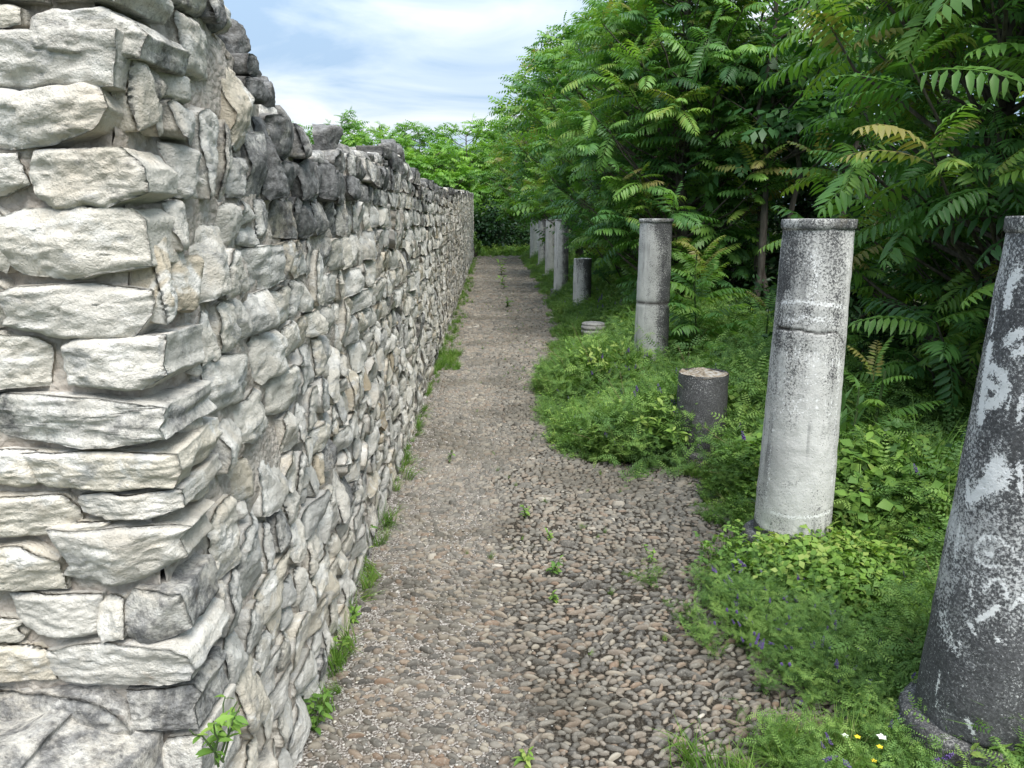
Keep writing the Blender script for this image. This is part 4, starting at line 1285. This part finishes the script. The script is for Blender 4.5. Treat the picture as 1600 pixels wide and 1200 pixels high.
# broad simple leaves
def oval_leaf(g, w=0.42, bend=0.5, lob=0.0):
    t = np.array([0, .22, .5, .78, 1.0])
    ww = np.array([.05, .36, .5, .34, 0.0]) * w * 2
    z = -bend * t ** 2 * 0.5 + 0.12 * t
    V = []
    for i in range(5):
        q = ww[i] * (1 - lob * (i % 2))
        V += [(t[i], q / 2, z[i] + 0.15 * q), (t[i], 0, z[i]), (t[i], -q / 2, z[i] + 0.15 * q)]
    V = np.array(V, float)
    T = []
    for i in range(4):
        for j in (0, 1):
            a = i * 3 + j
            T += [(a, a + 1, a + 4), (a, a + 4, a + 3)]
    return V, np.array(T), np.full(len(V), 0.0)
OVAL = [oval_leaf(gL, gL.uniform(.35, .5), gL.uniform(.2, .9)) for _ in range(5)]
def simple_leaf(w):
    return np.array([(0, 0, 0), (.45, w, .06), (.45, -w, .06), (1, 0, -.12)], float), np.array([(0, 2, 1), (1, 2, 3)]), np.zeros(4)
SIMPLE = [simple_leaf(w) for w in (.22, .27, .32)]

def bush(name, label, cat, x, y, h, rad, seed, n, size, mat, bright=0.4, group=None, lods=None):
    g = np.random.default_rng(seed)
    t = thing(name, label, cat, (x, y, 0), group)
    mg = Merge()
    tips = []
    for i in range(max(8, n // 90)):
        d = g.normal(0, 1, 3); d[2] = abs(d[2]) * 1.1 + .2; d /= np.linalg.norm(d)
        p = d * np.array((rad, rad, h)) * g.uniform(.75, 1.0)
        p[2] = min(p[2], h)
        B = curve_between(np.array((g.normal(0, .06 * rad), g.normal(0, .06 * rad), 0)), p, g, 0.06, 6, 0.04)
        V, F = tube(B, np.linspace(0.012 * h + .004, 0.003, 6), 5); mg.add(V, F); tips.append(B)
    link('stems', mg.mesh('stems', M_BARK, True), t, kind='stuff')
    tips = np.array(tips)
    k = g.integers(0, len(tips), n)
    s = g.uniform(0.25, 1, n) ** 0.6 * 4.999
    a = np.floor(s).astype(int); f = (s - a)[:, None]
    P = tips[k, a] * (1 - f) + tips[k, np.minimum(a + 1, 5)] * f + g.normal(0, 0.09 * rad, (n, 3))
    P[:, 2] = np.maximum(P[:, 2], 0.03)
    yaw = np.arctan2(P[:, 1], P[:, 0]) + g.normal(0, 1.0, n)
    mg = Merge()
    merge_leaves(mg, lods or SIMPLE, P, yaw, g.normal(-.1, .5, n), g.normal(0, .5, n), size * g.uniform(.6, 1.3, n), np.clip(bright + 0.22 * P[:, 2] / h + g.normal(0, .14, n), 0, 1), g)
    link('foliage', mg.mesh('foliage', mat), t, kind='stuff')
    return t
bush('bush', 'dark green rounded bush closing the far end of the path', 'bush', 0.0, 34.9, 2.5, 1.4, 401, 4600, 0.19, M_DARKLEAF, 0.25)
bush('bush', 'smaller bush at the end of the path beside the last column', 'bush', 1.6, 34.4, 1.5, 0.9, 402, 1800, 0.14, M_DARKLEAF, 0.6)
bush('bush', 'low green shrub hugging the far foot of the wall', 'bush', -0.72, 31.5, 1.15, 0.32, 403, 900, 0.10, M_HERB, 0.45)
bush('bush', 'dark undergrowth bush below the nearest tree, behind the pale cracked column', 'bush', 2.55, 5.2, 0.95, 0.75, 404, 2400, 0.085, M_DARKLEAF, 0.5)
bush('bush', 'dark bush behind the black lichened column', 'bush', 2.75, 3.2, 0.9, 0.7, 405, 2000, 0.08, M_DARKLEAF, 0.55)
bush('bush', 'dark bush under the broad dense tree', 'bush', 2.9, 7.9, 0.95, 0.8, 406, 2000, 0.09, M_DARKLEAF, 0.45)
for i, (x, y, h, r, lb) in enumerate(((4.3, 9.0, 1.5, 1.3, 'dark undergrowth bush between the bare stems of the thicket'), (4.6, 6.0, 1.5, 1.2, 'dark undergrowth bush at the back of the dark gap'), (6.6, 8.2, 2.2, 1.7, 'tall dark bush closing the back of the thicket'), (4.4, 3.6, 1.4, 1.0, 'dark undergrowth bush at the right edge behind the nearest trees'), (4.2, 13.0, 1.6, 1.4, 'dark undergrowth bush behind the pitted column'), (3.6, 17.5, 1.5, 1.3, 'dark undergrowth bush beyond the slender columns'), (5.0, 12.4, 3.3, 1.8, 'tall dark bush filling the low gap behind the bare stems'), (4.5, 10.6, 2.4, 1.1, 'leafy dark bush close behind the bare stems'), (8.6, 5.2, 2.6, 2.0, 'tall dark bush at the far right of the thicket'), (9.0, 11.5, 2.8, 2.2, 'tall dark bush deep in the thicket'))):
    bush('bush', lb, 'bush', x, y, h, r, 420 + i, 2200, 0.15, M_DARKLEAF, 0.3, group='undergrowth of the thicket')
# sapling with red-tinged young leaves next to the tall grey column
def sapling(x, y, h, label, seed, n=22, leaf=0.42):
    g = np.random.default_rng(seed)
    t = thing('sapling', label, 'sapling', (x, y, 0), 'tree of heaven saplings on the bank')
    V, F = tube(curve_between(np.array((0, 0, -.05)), np.array((g.normal(0, .05), g.normal(0, .05), h * .9)), g, 0, 6, .01), np.linspace(.014, .006, 6), 6)
    link('stem', mesh_np('stem', V, F, M_STEM, True), t)
    for i in range(n):
        f = 0.30 + 0.70 * i / (n - 1)
        top = f > 0.86
        o = link('leaf', leaf_mesh(int(g.integers(8)), int(np.clip((0.36 + 0.42 * f + g.normal(0, .08) + (.30 if top and g.random() < .5 else 0)) * 5, 0, 4))), t, (0, 0, h * .9 * f))
        yw, pt = i * 2.4 + g.normal(0, .3), (0.1 + 0.65 * f + g.normal(0, .12))
        o.rotation_euler = Matrix(rot_from(np.array([yw]), np.array([pt]), np.array([g.normal(0, .2)]))[0].tolist()).to_euler()
        o.scale = (leaf * (1.12 - 0.55 * f) * g.uniform(.85, 1.1) * (1.25 if f < .7 else 1),) * 3
sapling(1.98, 6.95, 1.42, 'young tree of heaven with red-tinged top leaves beside the tall grey column', 501, 40, 0.52)
sapling(2.35, 6.2, 0.95, 'small green sapling between the tall grey column and the pale cracked one', 502, 18, 0.42)
sapling(2.2, 4.1, 0.85, 'small sapling in the dark growth right of the pale cracked column', 503, 14, 0.40)
print('trees', round(time.time() - T0, 1), 's')
# ------------------------------------------------------------------ low growth: clumps and what grows between them
def sprig_mesh(name, kind, seed):
    """A clump of low growth, about 0.3 m across."""
    g = np.random.default_rng(seed)
    mg = Merge()
    pos, yaw, pit, rol, siz, tin = [], [], [], [], [], []
    if kind == 'vetch':
        for s in range(15):
            a = g.uniform(0, 6.28); L = g.uniform(.16, .34)
            B = curve_between(np.array((g.normal(0, .03), g.normal(0, .03), 0)), np.array((math.cos(a) * L * .75, math.sin(a) * L * .75, L * g.uniform(.45, 1.0))), g, 0.10, 7, .03)
            V, F = tube(B, np.linspace(.0018, .0009, 7), 3); mg.add(V, F, tint=.35)
            for i in range(2, 7):
                for q in range(3):
                    pos.append(B[i] + g.normal(0, .006, 3)); yaw.append(g.uniform(0, 6.28)); pit.append(g.normal(.2, .35)); rol.append(g.normal(0, .4)); siz.append(g.uniform(.036, .068)); tin.append(g.normal(.42, .18) + .06 * i - .2)
        lod = [compound_leaf(6, g, 1, g.uniform(.1, .6), .24, .085, .1, .1, False) for _ in range(3)]
    elif kind == 'clover':
        for s in range(70):
            r = .16 * math.sqrt(g.random()); a = g.uniform(0, 6.28); z = g.uniform(.03, .20) * (1 - r * 2.2)
            c = np.array((r * math.cos(a), r * math.sin(a), z + .02))
            V, F = tube(np.array([(c[0] * .6, c[1] * .6, 0), c]), [.001, .0008], 3); mg.add(V, F, tint=.4)
            y0 = g.uniform(0, 6.28)
            for q in range(3):
                pos.append(c); yaw.append(y0 + q * 2.1); pit.append(g.normal(.05, .3)); rol.append(g.normal(0, .3)); siz.append(g.uniform(.018, .032)); tin.append(g.normal(.45, .17) + z)
        lod = [simple_leaf(w) for w in (.34, .40)]
    elif kind == 'grass':
        for s in range(46):
            a = g.uniform(0, 6.28); L = g.uniform(.10, .34); b = g.uniform(.2, .9)
            t = np.linspace(0, 1, 5)
            c = np.array((g.normal(0, .035), g.normal(0, .035), 0))
            P = c + np.stack([np.cos(a) * b * L * t ** 1.8, np.sin(a) * b * L * t ** 1.8, L * (t - .35 * b * t ** 2.5)], 1)
            w = np.array((-math.sin(a), math.cos(a), 0)) * .0032
            V = np.concatenate([P - w * (1 - t ** 2)[:, None], P + w * (1 - t ** 2)[:, None]])
            F = np.array([(i, i + 1, i + 6, i + 5) for i in range(4)])
            mg.add(V, F, tint=np.clip(g.normal(.4, .2), 0, 1))
    elif kind == 'flower':
        for s in range(5):
            a = g.uniform(0, 6.28); L = g.uniform(.16, .30)
            B = curve_between(np.array((0, 0, 0)), np.array((math.cos(a) * .12, math.sin(a) * .12, L)), g, .03, 5, .03)
            for q in range(13):
                f = q / 13
                c = B[-1] + np.array((0, 0, 1)) * (f * .042 - .02) + np.array((math.cos(q * 2.4), math.sin(q * 2.4), 0)) * .007 * (1 - f * .6)
                D, Q = cube_dirs(1)
                mg.add(c + D * np.array((.0042, .0042, .0072)) * (1.15 - .6 * f), Q, tint=0)
    elif kind == 'stalk':
        for s in range(5):
            a = g.uniform(0, 6.28); L = g.uniform(.2, .5)
            B = curve_between(np.array((g.normal(0, .03), g.normal(0, .03), 0)), np.array((math.cos(a) * L * .5, math.sin(a) * L * .5, L * g.uniform(.4, 1))), g, .05, 6, .03)
            V, F = tube(B, np.linspace(.0016, .0007, 6), 3); mg.add(V, F, tint=.8)
    elif kind == 'leafy':
        for s in range(9):
            a = g.uniform(0, 6.28); L = g.uniform(.14, .30)
            B = curve_between(np.array((g.normal(0, .02), g.normal(0, .02), 0)), np.array((math.cos(a) * L * .4, math.sin(a) * L * .4, L)), g, .05, 7, .02)
            V, F = tube(B, np.linspace(.0026, .0012, 7), 4); mg.add(V, F, tint=.3)
            for i in range(1, 7):
                for q in range(3):
                    pos.append(B[i]); yaw.append(g.uniform(0, 6.28)); pit.append(g.normal(.15, .3)); rol.append(g.normal(0, .3)); siz.append(g.uniform(.035, .07) * (1.2 - .09 * i)); tin.append(g.normal(.40, .14) + .05 * i)
        lod = OVAL
    if pos:
        merge_leaves(mg, lod, np.array(pos), np.array(yaw), np.array(pit), np.array(rol), np.array(siz), np.clip(np.array(tin), 0, 1), g)
    return mg

GROWTH_MATS = {'vetch': M_VETCH, 'clover': M_HERB, 'grass': M_GRASS, 'flower': M_PURPLE, 'stalk': M_DRY, 'leafy': M_HERB}

def scatter_tree(src):
    """Geometry nodes: a copy of the clump on every point, turned and scaled by the point's own attributes."""
    ng = bpy.data.node_groups.new('growth', 'GeometryNodeTree')
    ng.interface.new_socket('Geometry', in_out='INPUT', socket_type='NodeSocketGeometry')
    ng.interface.new_socket('Geometry', in_out='OUTPUT', socket_type='NodeSocketGeometry')
    N, L = ng.nodes, ng.links
    gi, go = N.new('NodeGroupInput'), N.new('NodeGroupOutput')
    oi = N.new('GeometryNodeObjectInfo'); oi.inputs['Object'].default_value = src; oi.inputs['As Instance'].default_value = True
    oi.transform_space = 'ORIGINAL'
    a1 = N.new('GeometryNodeInputNamedAttribute'); a1.data_type = 'FLOAT_VECTOR'; a1.inputs['Name'].default_value = 'turn'
    a2 = N.new('GeometryNodeInputNamedAttribute'); a2.data_type = 'FLOAT'; a2.inputs['Name'].default_value = 'grow'
    ip = N.new('GeometryNodeInstanceOnPoints')
    L.new(gi.outputs[0], ip.inputs['Points']); L.new(oi.outputs['Geometry'], ip.inputs['Instance'])
    L.new(a1.outputs['Attribute'], ip.inputs['Rotation']); L.new(a2.outputs['Attribute'], ip.inputs['Scale'])
    L.new(ip.outputs['Instances'], go.inputs[0])
    return ng

gH = np.random.default_rng(61)
def growth(name, label, kind, P, scale, seed, tilt=0.25):
    """One mass of low growth: P = where its clumps stand."""
    if not len(P): return
    me = sprig_mesh('clump', kind, seed).mesh('clump', GROWTH_MATS[kind])
    o = link(name, None, None, None, 'stuff', label)
    o2 = bpy.data.objects.new(name, mesh_np(name, P[1:], np.zeros((0, 3), int).reshape(0, 3)) if False else None)
    bpy.data.objects.remove(o2); bpy.data.objects.remove(o)
    pm = bpy.data.meshes.new(name)
    Q = P[1:]
    pm.vertices.add(len(Q)); pm.vertices.foreach_set('co', np.ascontiguousarray(Q, np.float32).ravel())
    n = len(Q)
    turn = np.stack([gH.normal(0, tilt, n), gH.normal(0, tilt, n), gH.uniform(0, 6.28, n)], 1).astype(np.float32)
    at = pm.attributes.new('turn', 'FLOAT_VECTOR', 'POINT'); at.data.foreach_set('vector', turn.ravel())
    at = pm.attributes.new('grow', 'FLOAT', 'POINT'); at.data.foreach_set('value', np.ascontiguousarray(scale[1:], np.float32))
    o = link(name, pm, None, None, 'stuff', label)
    src = link('clump', me, o, P[0], 'stuff'); s0 = float(scale[0]); src.scale = (s0,) * 3
    src.rotation_euler = (0, 0, gH.uniform(0, 6.28))
    md = o.modifiers.new('growth', 'NODES'); md.node_group = scatter_tree(src)

# where things grow on the bank
N0 = 24000
Yc = 1.2 + 31 * gH.random(N0) ** 2.1
ex = edge(Yc) + np.where(Yc < 2.5, 0.10, 0.0) + 0.16 * fbm(np.stack([Yc * 2.6, Yc * 0, Yc * 0], 1), 3, 77) - 0.03
Xc = ex - 0.02 + (3.4 - ex) * gH.random(N0) ** 1.35
band = fbm(np.stack([Xc * 1.1, Yc * 0.9, Xc * 0], 1), 3, 70)
band2 = fbm(np.stack([Xc * 2.3, Yc * 2.0, Xc * 0 + 4], 1), 3, 72)
inn = np.clip((Xc - ex) / 0.5, 0, 1)
free = np.ones(N0, bool)
for (cx, cy, cr) in ((1.435, 1.87, .22), (1.405, 3.2, .20), (1.375, 4.66, .20), (1.475, 6.72, .22), (1.30, 9.15, .30), (1.48, 12.1, .20), (1.41, 15.1, .2), (1.55, 19.6, .2)):
    free &= (Xc - cx) ** 2 + (Yc - cy) ** 2 > cr ** 2
# a bare, dry strip before the second column
bare = (Yc < 3.0) & (Yc > 2.05) & (Xc < 1.28) & (gH.random(N0) < 0.45)
sel = free & ~bare & (gH.random(N0) < 0.40 + 0.6 * inn)
Pg = np.stack([Xc, Yc, 0.02 * inn], 1)
sc = (0.42 + 0.88 * inn) * gH.uniform(.75, 1.25, N0) * np.where(Yc > 9, 1.25, 1.0)
tall = np.clip(1.0 + 1.5 * fbm(np.stack([Xc * 1.9, Yc * 1.5, Xc * 0 + 8], 1), 3, 74), 0.5, 1.25) * np.where((Yc > 7.4) & (Xc < 1.7), 0.5, np.where(Yc > 8.5, 0.72, 1.0)) * np.where((Xc < 1.6) & (Yc > 3.3) & (Yc < 4.65), 0.6, 1.0)
sc *= tall
sc *= np.where(Xc > 1.95, 1.25, 1.0) * np.where(Yc < 3.4, 0.70, 0.88)
u = gH.random(N0)
lush = (Yc > 2.4) & (Yc < 4.4) & (Xc > 1.15)
kv = sel & (((u < .40) & ~lush) | (lush & (u < .26)))
kc = sel & ~kv & ((u < .60) & (band > -.1) | (lush & (u < .62)))
kl = sel & ~kv & ~kc & (u < .68)
kg = sel & ~kv & ~kc & ~kl
for q, sub in enumerate(np.array_split(gH.permutation(np.nonzero(kv)[0]), 3)):
    growth('vetch', ('tangle of fine-leaved vetch covering the bank under the columns', 'tangle of vetch on the bank, mixed with grass', 'vetch creeping out from the bank on to the pebbles')[q], 'vetch', Pg[sub], sc[sub] * 1.05, 600 + q, .35)
growth('clover', 'bright low leafy growth around the foot of the pale cracked column', 'clover', Pg[kc], sc[kc] * 1.25, 610)
for q, sub in enumerate(np.array_split(gH.permutation(np.nonzero(kl)[0]), 2)):
    growth('leafy_weeds', ('taller leafy weeds growing through the vetch', 'leafy weeds in the shade below the trees')[q], 'leafy', Pg[sub], sc[sub] * 1.0, 620 + q)
growth('grass', 'thin grass growing among the weeds on the bank', 'grass', Pg[kg], sc[kg] * gH.uniform(.8, 1.35, kg.sum()), 630)
fl = sel & (gH.random(N0) < np.where((Yc < 6.5), .075, .04)) & (Xc < 2.0)
Pf = Pg[fl].copy(); Pf[:, 2] += 0.08 * inn[fl] * sc[fl]
growth('vetch_flowers', 'small purple vetch flowers scattered over the bank', 'flower', Pf, sc[fl] * gH.uniform(.62, .85, fl.sum()), 640)
st_ = sel & (gH.random(N0) < .09) & (Xc < 1.9)
growth('dry_stalks', 'dry straw-coloured stalks lying through the growth', 'stalk', Pg[st_], sc[st_], 650, .6)
# bright growth banked up against the foot of the pale column
an = gH.uniform(-2.9, 0.2, 110); rr = gH.uniform(.20, .46, 110)
Pk = np.stack([1.43 + np.cos(an) * rr, 3.2 + np.sin(an) * rr, 0 * an], 1)
Pk = Pk[~((Pk[:, 0] < 1.25) & (gH.random(110) < .7))]
growth('clover', 'dense bright leafy growth hiding the base of the pale column', 'clover', Pk, gH.uniform(.9, 1.3, len(Pk)), 655)
growth('leafy_weeds', 'leafy weeds leaning on the pale column from the front', 'leafy', Pk[::4], gH.uniform(.6, .95, len(Pk[::4])), 656)
# the sprawl of vetch and thin grass that creeps over the pebbles in front
n1 = 260
Ys = gH.uniform(1.55, 3.0, n1); Xs = edge(Ys) - np.abs(gH.normal(0, .17, n1)) + .05
# thin on the stones, with gaps
den = fbm(np.stack([Xs * 2.5, Ys * 2.5, Xs * 0], 1), 2, 80)
k1 = (den > -.12) | (Ys < 1.95)
Ps = np.stack([Xs, Ys, np.zeros(n1)], 1)[k1]
growth('vetch', 'vetch sprawling flat over the pebbles near the front', 'vetch', Ps[::2], gH.uniform(.4, .75, len(Ps[::2])), 660, .5)
growth('vetch_flowers', 'purple flower spikes at the edge of the pebbles in front', 'flower', Ps[::7] + (0, 0, .01), gH.uniform(.45, .65, len(Ps[::7])), 661, .5)
n2 = 110
Pq = np.stack([gH.uniform(.42, 1.1, n2), gH.uniform(1.6, 2.02, n2), np.zeros(n2)], 1)
Pq = Pq[Pq[:, 0] > 0.92 - (2.02 - Pq[:, 1]) * 1.5 + 0.10 * gH.normal(0, 1, n2)]
growth('grass', 'pale wispy green at the very front of the bank', 'grass', Pq, gH.uniform(.35, .6, len(Pq)), 662, .5)
# a low tongue of flowering vetch lying out over the pebbles between the two near columns
n4 = 48
P4 = np.stack([gH.uniform(.72, 1.25, n4), 2.58 + gH.normal(0, .12, n4), np.zeros(n4)], 1)
P4 = P4[gH.random(n4) < np.clip((P4[:, 0] - .60) / .4, .15, 1)]
growth('vetch', 'low tongue of vetch lying over the pebbles between the two near columns', 'vetch', P4, gH.uniform(.32, .58, len(P4)), 667, .5)
growth('vetch_flowers', 'purple flower spikes on the low tongue of vetch', 'flower', P4[::3] + (0, 0, .01), gH.uniform(.42, .62, len(P4[::3])), 668, .5)
# thin grass in the joints and along the wall's foot
PY = np.concatenate([gH.uniform(7.8, 8.8, 90), gH.uniform(8.8, 31, 240), gH.uniform(2.0, 8.0, 50)])
PX = foot(PY) + np.concatenate([gH.uniform(0.02, .26, 90), np.abs(gH.normal(0, .09, 240)) + .02, np.abs(gH.normal(0, .04, 50)) + .02])
growth('grass', 'short grass in patches along the foot of the wall', 'grass', np.stack([PX, PY, 0 * PX], 1), gH.uniform(.22, .5, len(PX)), 663, .5)
PY = np.concatenate([gH.uniform(2.4, 14, 130), gH.uniform(14, 33, 90)]); PX = np.clip(gH.normal(.28, .30, 220), -.45, 1.0)
growth('grass', 'stray grass tufts in the joints of the pebble walk', 'grass', np.stack([PX, PY, 0 * PX], 1), gH.uniform(.07, .18, 220), 664, .4)
# rough grass and weeds beyond the end of the walk
n3 = 900
P3 = np.stack([gH.uniform(-9, 4, n3), 33.6 - np.abs(gH.normal(0, .7, n3)) * np.where(gH.random(n3) < .4, 1, -.5), np.zeros(n3)], 1)
growth('grass', 'long rough grass beyond the end of the walk', 'grass', P3, gH.uniform(.7, 1.3, n3), 665, .3)
P3 = np.stack([gH.uniform(-2, 3.5, 420), gH.uniform(33.2, 34.2, 420), np.zeros(420)], 1)
growth('leafy_weeds', 'weeds at the end of the walk in front of the dark bush', 'leafy', P3, gH.uniform(.8, 1.7, 420), 666, .3)

# ------------------------------------------------------------------ single weeds
def weed(label, px, py, h, seed, n=26, size=0.05, mat=None, cat='weed', name='weed', spread=0.5, z=0.0, lods=None, xy=None, group='weeds growing out of the pebbles'):
    g = np.random.default_rng(seed)
    P = on_ground(px, py) if xy is None else np.array((*xy, 0.0))
    t = thing(name, label, cat, (P[0], P[1], z), group)
    mg = Merge(); pos = []
    for s in range(max(3, n // 8)):
        a = g.uniform(0, 6.28); L = h * g.uniform(.6, 1)
        B = curve_between(np.array((g.normal(0, .006), g.normal(0, .006), -.01)), np.array((math.cos(a) * L * spread, math.sin(a) * L * spread, L)), g, .06, 7, .02)
        V, F = tube(B, np.linspace(.0026, .0012, 7), 5); mg.add(V, F)
        for q in range(8):
            f = g.uniform(.15, 1) * 5.99; i = int(f)
            pos.append(B[i] + (B[min(i + 1, 6)] - B[i]) * (f - i))
    link('stem', mg.mesh('stem', M_STEM, True), t)
    pos = np.array(pos); m = len(pos)
    mg = Merge()
    merge_leaves(mg, lods or OVAL, pos, g.uniform(0, 6.28, m), g.normal(.15, .35, m), g.normal(0, .3, m), size * g.uniform(.6, 1.2, m), np.clip(g.normal(.58, .14, m), 0, 1), g)
    link('leaves', mg.mesh('leaves', mat or M_HERB), t, kind='stuff')
    return t
GW_ = 'weeds rooted at the foot of the wall'
for i, (px_, py_, h_, n_, s_, lb) in enumerate((
        (487, 1140, .13, 56, .042, 'bushy bright weed at the foot of the wall, the frontmost against its stones'),
        (523, 1030, .12, 34, .032, 'slender pale weed at the wall foot behind the bushy front one'),
        (547, 972, .10, 34, .036, 'spreading weed at the wall foot below the tall star-leaved one'),
        (568, 880, .17, 26, .044, 'tall star-leaved weed standing out from the wall foot'),
        (622, 725, .10, 20, .03, 'faint little weed at the wall foot where the path narrows'))):
    weed(lb, px_, py_, h_, 700 + i, n_, s_, group=GW_)
weed('green leafy weed between the dark block and the wall corner, lower left', 235, 1180, .15, 720, 44, .034, z=0.62, xy=(-0.52, 1.20), group=GW_)
for i, (px_, py_, h_, n_, s_, lb) in enumerate((
        (703, 724, .09, 26, .03, 'olive tufted weed in the pebbles left of the grass bank'), (824, 808, .07, 16, .03, 'tiny bright weed in the pebbles below the corner of the grass bank'),
        (860, 842, .05, 12, .024, 'tiny sprout just above the yellow-tipped weed'), (864, 900, .09, 24, .034, 'bright weed with a yellow tip in the middle of the walk'), (864, 940, .06, 12, .026, 'small sprout just below the yellow-tipped weed'),
        (1014, 880, .09, 20, .03, 'twin-stemmed pale weed in the pebbles left of the pale column'), (822, 1196, .06, 30, .036, 'bright leafy weed at the bottom edge of the walk'),
        (785, 430, .62, 30, .16, 'upright weed in the far part of the walk'), (788, 452, .34, 22, .12, 'lower weed just in front of the upright far one'), (793, 480, .20, 20, .08, 'small weed nearest of the three in the far walk'))):
    weed(lb, px_, py_, h_, 730 + i, n_, s_, spread=.4)

# broad-leaved plants behind the pale column
def rosette(label, x, y, h, seed, n, size, name, cat, mat, up=0.9, head=False, lob=0.35):
    g = np.random.default_rng(seed)
    t = thing(name, label, cat, (x, y, 0), 'broad-leaved plants right of the pale column')
    V, F = tube(curve_between(np.array((0, 0, -.02)), np.array((g.normal(0, .02), g.normal(0, .02), h)), g, 0, 6, .01), np.linspace(.010, .005, 6), 6)
    link('stem', mesh_np('stem', V, F, M_STEM, True), t)
    ms = []
    for i in range(4):
        V, T, A = oval_leaf(g, .30, g.uniform(.2, .7), lob * (i % 2))
        ms.append(mesh_np('leaf', V, T, mat, True, {'tint': np.full(len(V), .3 + .15 * i)}))
    for i in range(n):
        f = (i + .5) / n
        o = link('leaf', ms[i % 4], t, (0, 0, h * f * .97))
        o.rotation_euler = Matrix(rot_from(np.array([i * 2.4]), np.array([up * (.45 + .75 * f) + g.normal(0, .12)]), np.array([g.normal(0, .15)]))[0].tolist()).to_euler()
        o.scale = (size * (1.15 - .6 * f) * g.uniform(.85, 1.1),) * 3
    if head:
        mg = Merge()
        D, Q = cube_dirs(3)
        mg.add(D * (.028, .028, .034) + (0, 0, h + .02), Q, tint=.8)
        for i in range(9):
            V, T, A = simple_leaf(.16)
            W = V @ rot_from(np.array([i * .7]), np.array([.35]), np.array([0.]))[0].T * .10 + (0, 0, h)
            mg.add(W, T, tint=.7)
        link('flower_head', mg.mesh('flower_head', M_PALE), t)
rosette('tall pale green broad-leaved plant with upright leaves right of the pale column', 1.86, 3.75, .66, 801, 22, .20, 'thistle_plant', 'plant', M_PALE, 1.0)
rosette('second upright broad-leaved plant, close behind the tall pale one', 2.02, 3.9, .70, 802, 20, .20, 'thistle_plant', 'plant', M_PALE, 1.05)
rosette('broad-leaved plant with a spiky star-shaped flower head', 2.14, 3.70, .52, 803, 16, .21, 'thistle_plant', 'plant', M_PALE, .5, True, .1)
rosette('low plant with one drooping grey-green lobed leaf beside the pale column', 1.74, 3.5, .36, 804, 9, .17, 'thistle_plant', 'plant', M_PALE, .35, False, .5)
# plant with yellow and white flowers at the foot of the nearest column
t = weed('low plant with small yellow and white flowers at the foot of the black column', 1390, 1190, .14, 811, 48, .04, name='flowering_plant', cat='plant', group='flowering plants on the bank', xy=(1.06, 1.80))
for i, (dx, dy, dz, m, s_) in enumerate(((-.02, .01, .15, M_YELLOW, .010), (.03, -.02, .14, M_YELLOW, .010), (.06, .03, .13, M_YELLOW, .009), (.0, -.05, .12, M_YELLOW, .009), (.045, .0, .155, M_WHITE, .016), (-.04, .04, .13, M_WHITE, .012))):
    mg = Merge()
    for q in range(5):
        V, T, A = simple_leaf(.45)
        mg.add(V @ rot_from(np.array([q * 1.257]), np.array([.35]), np.array([0.]))[0].T * s_, T)
    link('flower', mg.mesh('flower', m), t, (dx, dy, dz))
# wooded hill far behind the trees
A, U = np.meshgrid(np.linspace(-1, 1, 60), np.linspace(0, 1, 16), indexing='ij')
Hh = (np.cos(A * np.pi / 2) ** 1.5) * np.sin(U * np.pi / 2)
P = np.stack([60 + A * 420, 900 + U * 260, 118 * Hh - 4], -1).reshape(-1, 3)
P[:, 2] += 9 * fbm(P * 0.02, 4, 95) * np.clip(P[:, 2] / 30, 0, 1)
link('hills', mesh_np('hills', P, grid_faces(60, 16), mat_plain('far_wood', (0.028, 0.05, 0.035), .95), True), kind='structure')
print('growth', round(time.time() - T0, 1), 's', len(bpy.data.objects), 'objects', sum(len(me.loops) - 2 * len(me.polygons) for me in {o.data for o in bpy.data.objects if o.type == 'MESH'}), 'triangles')
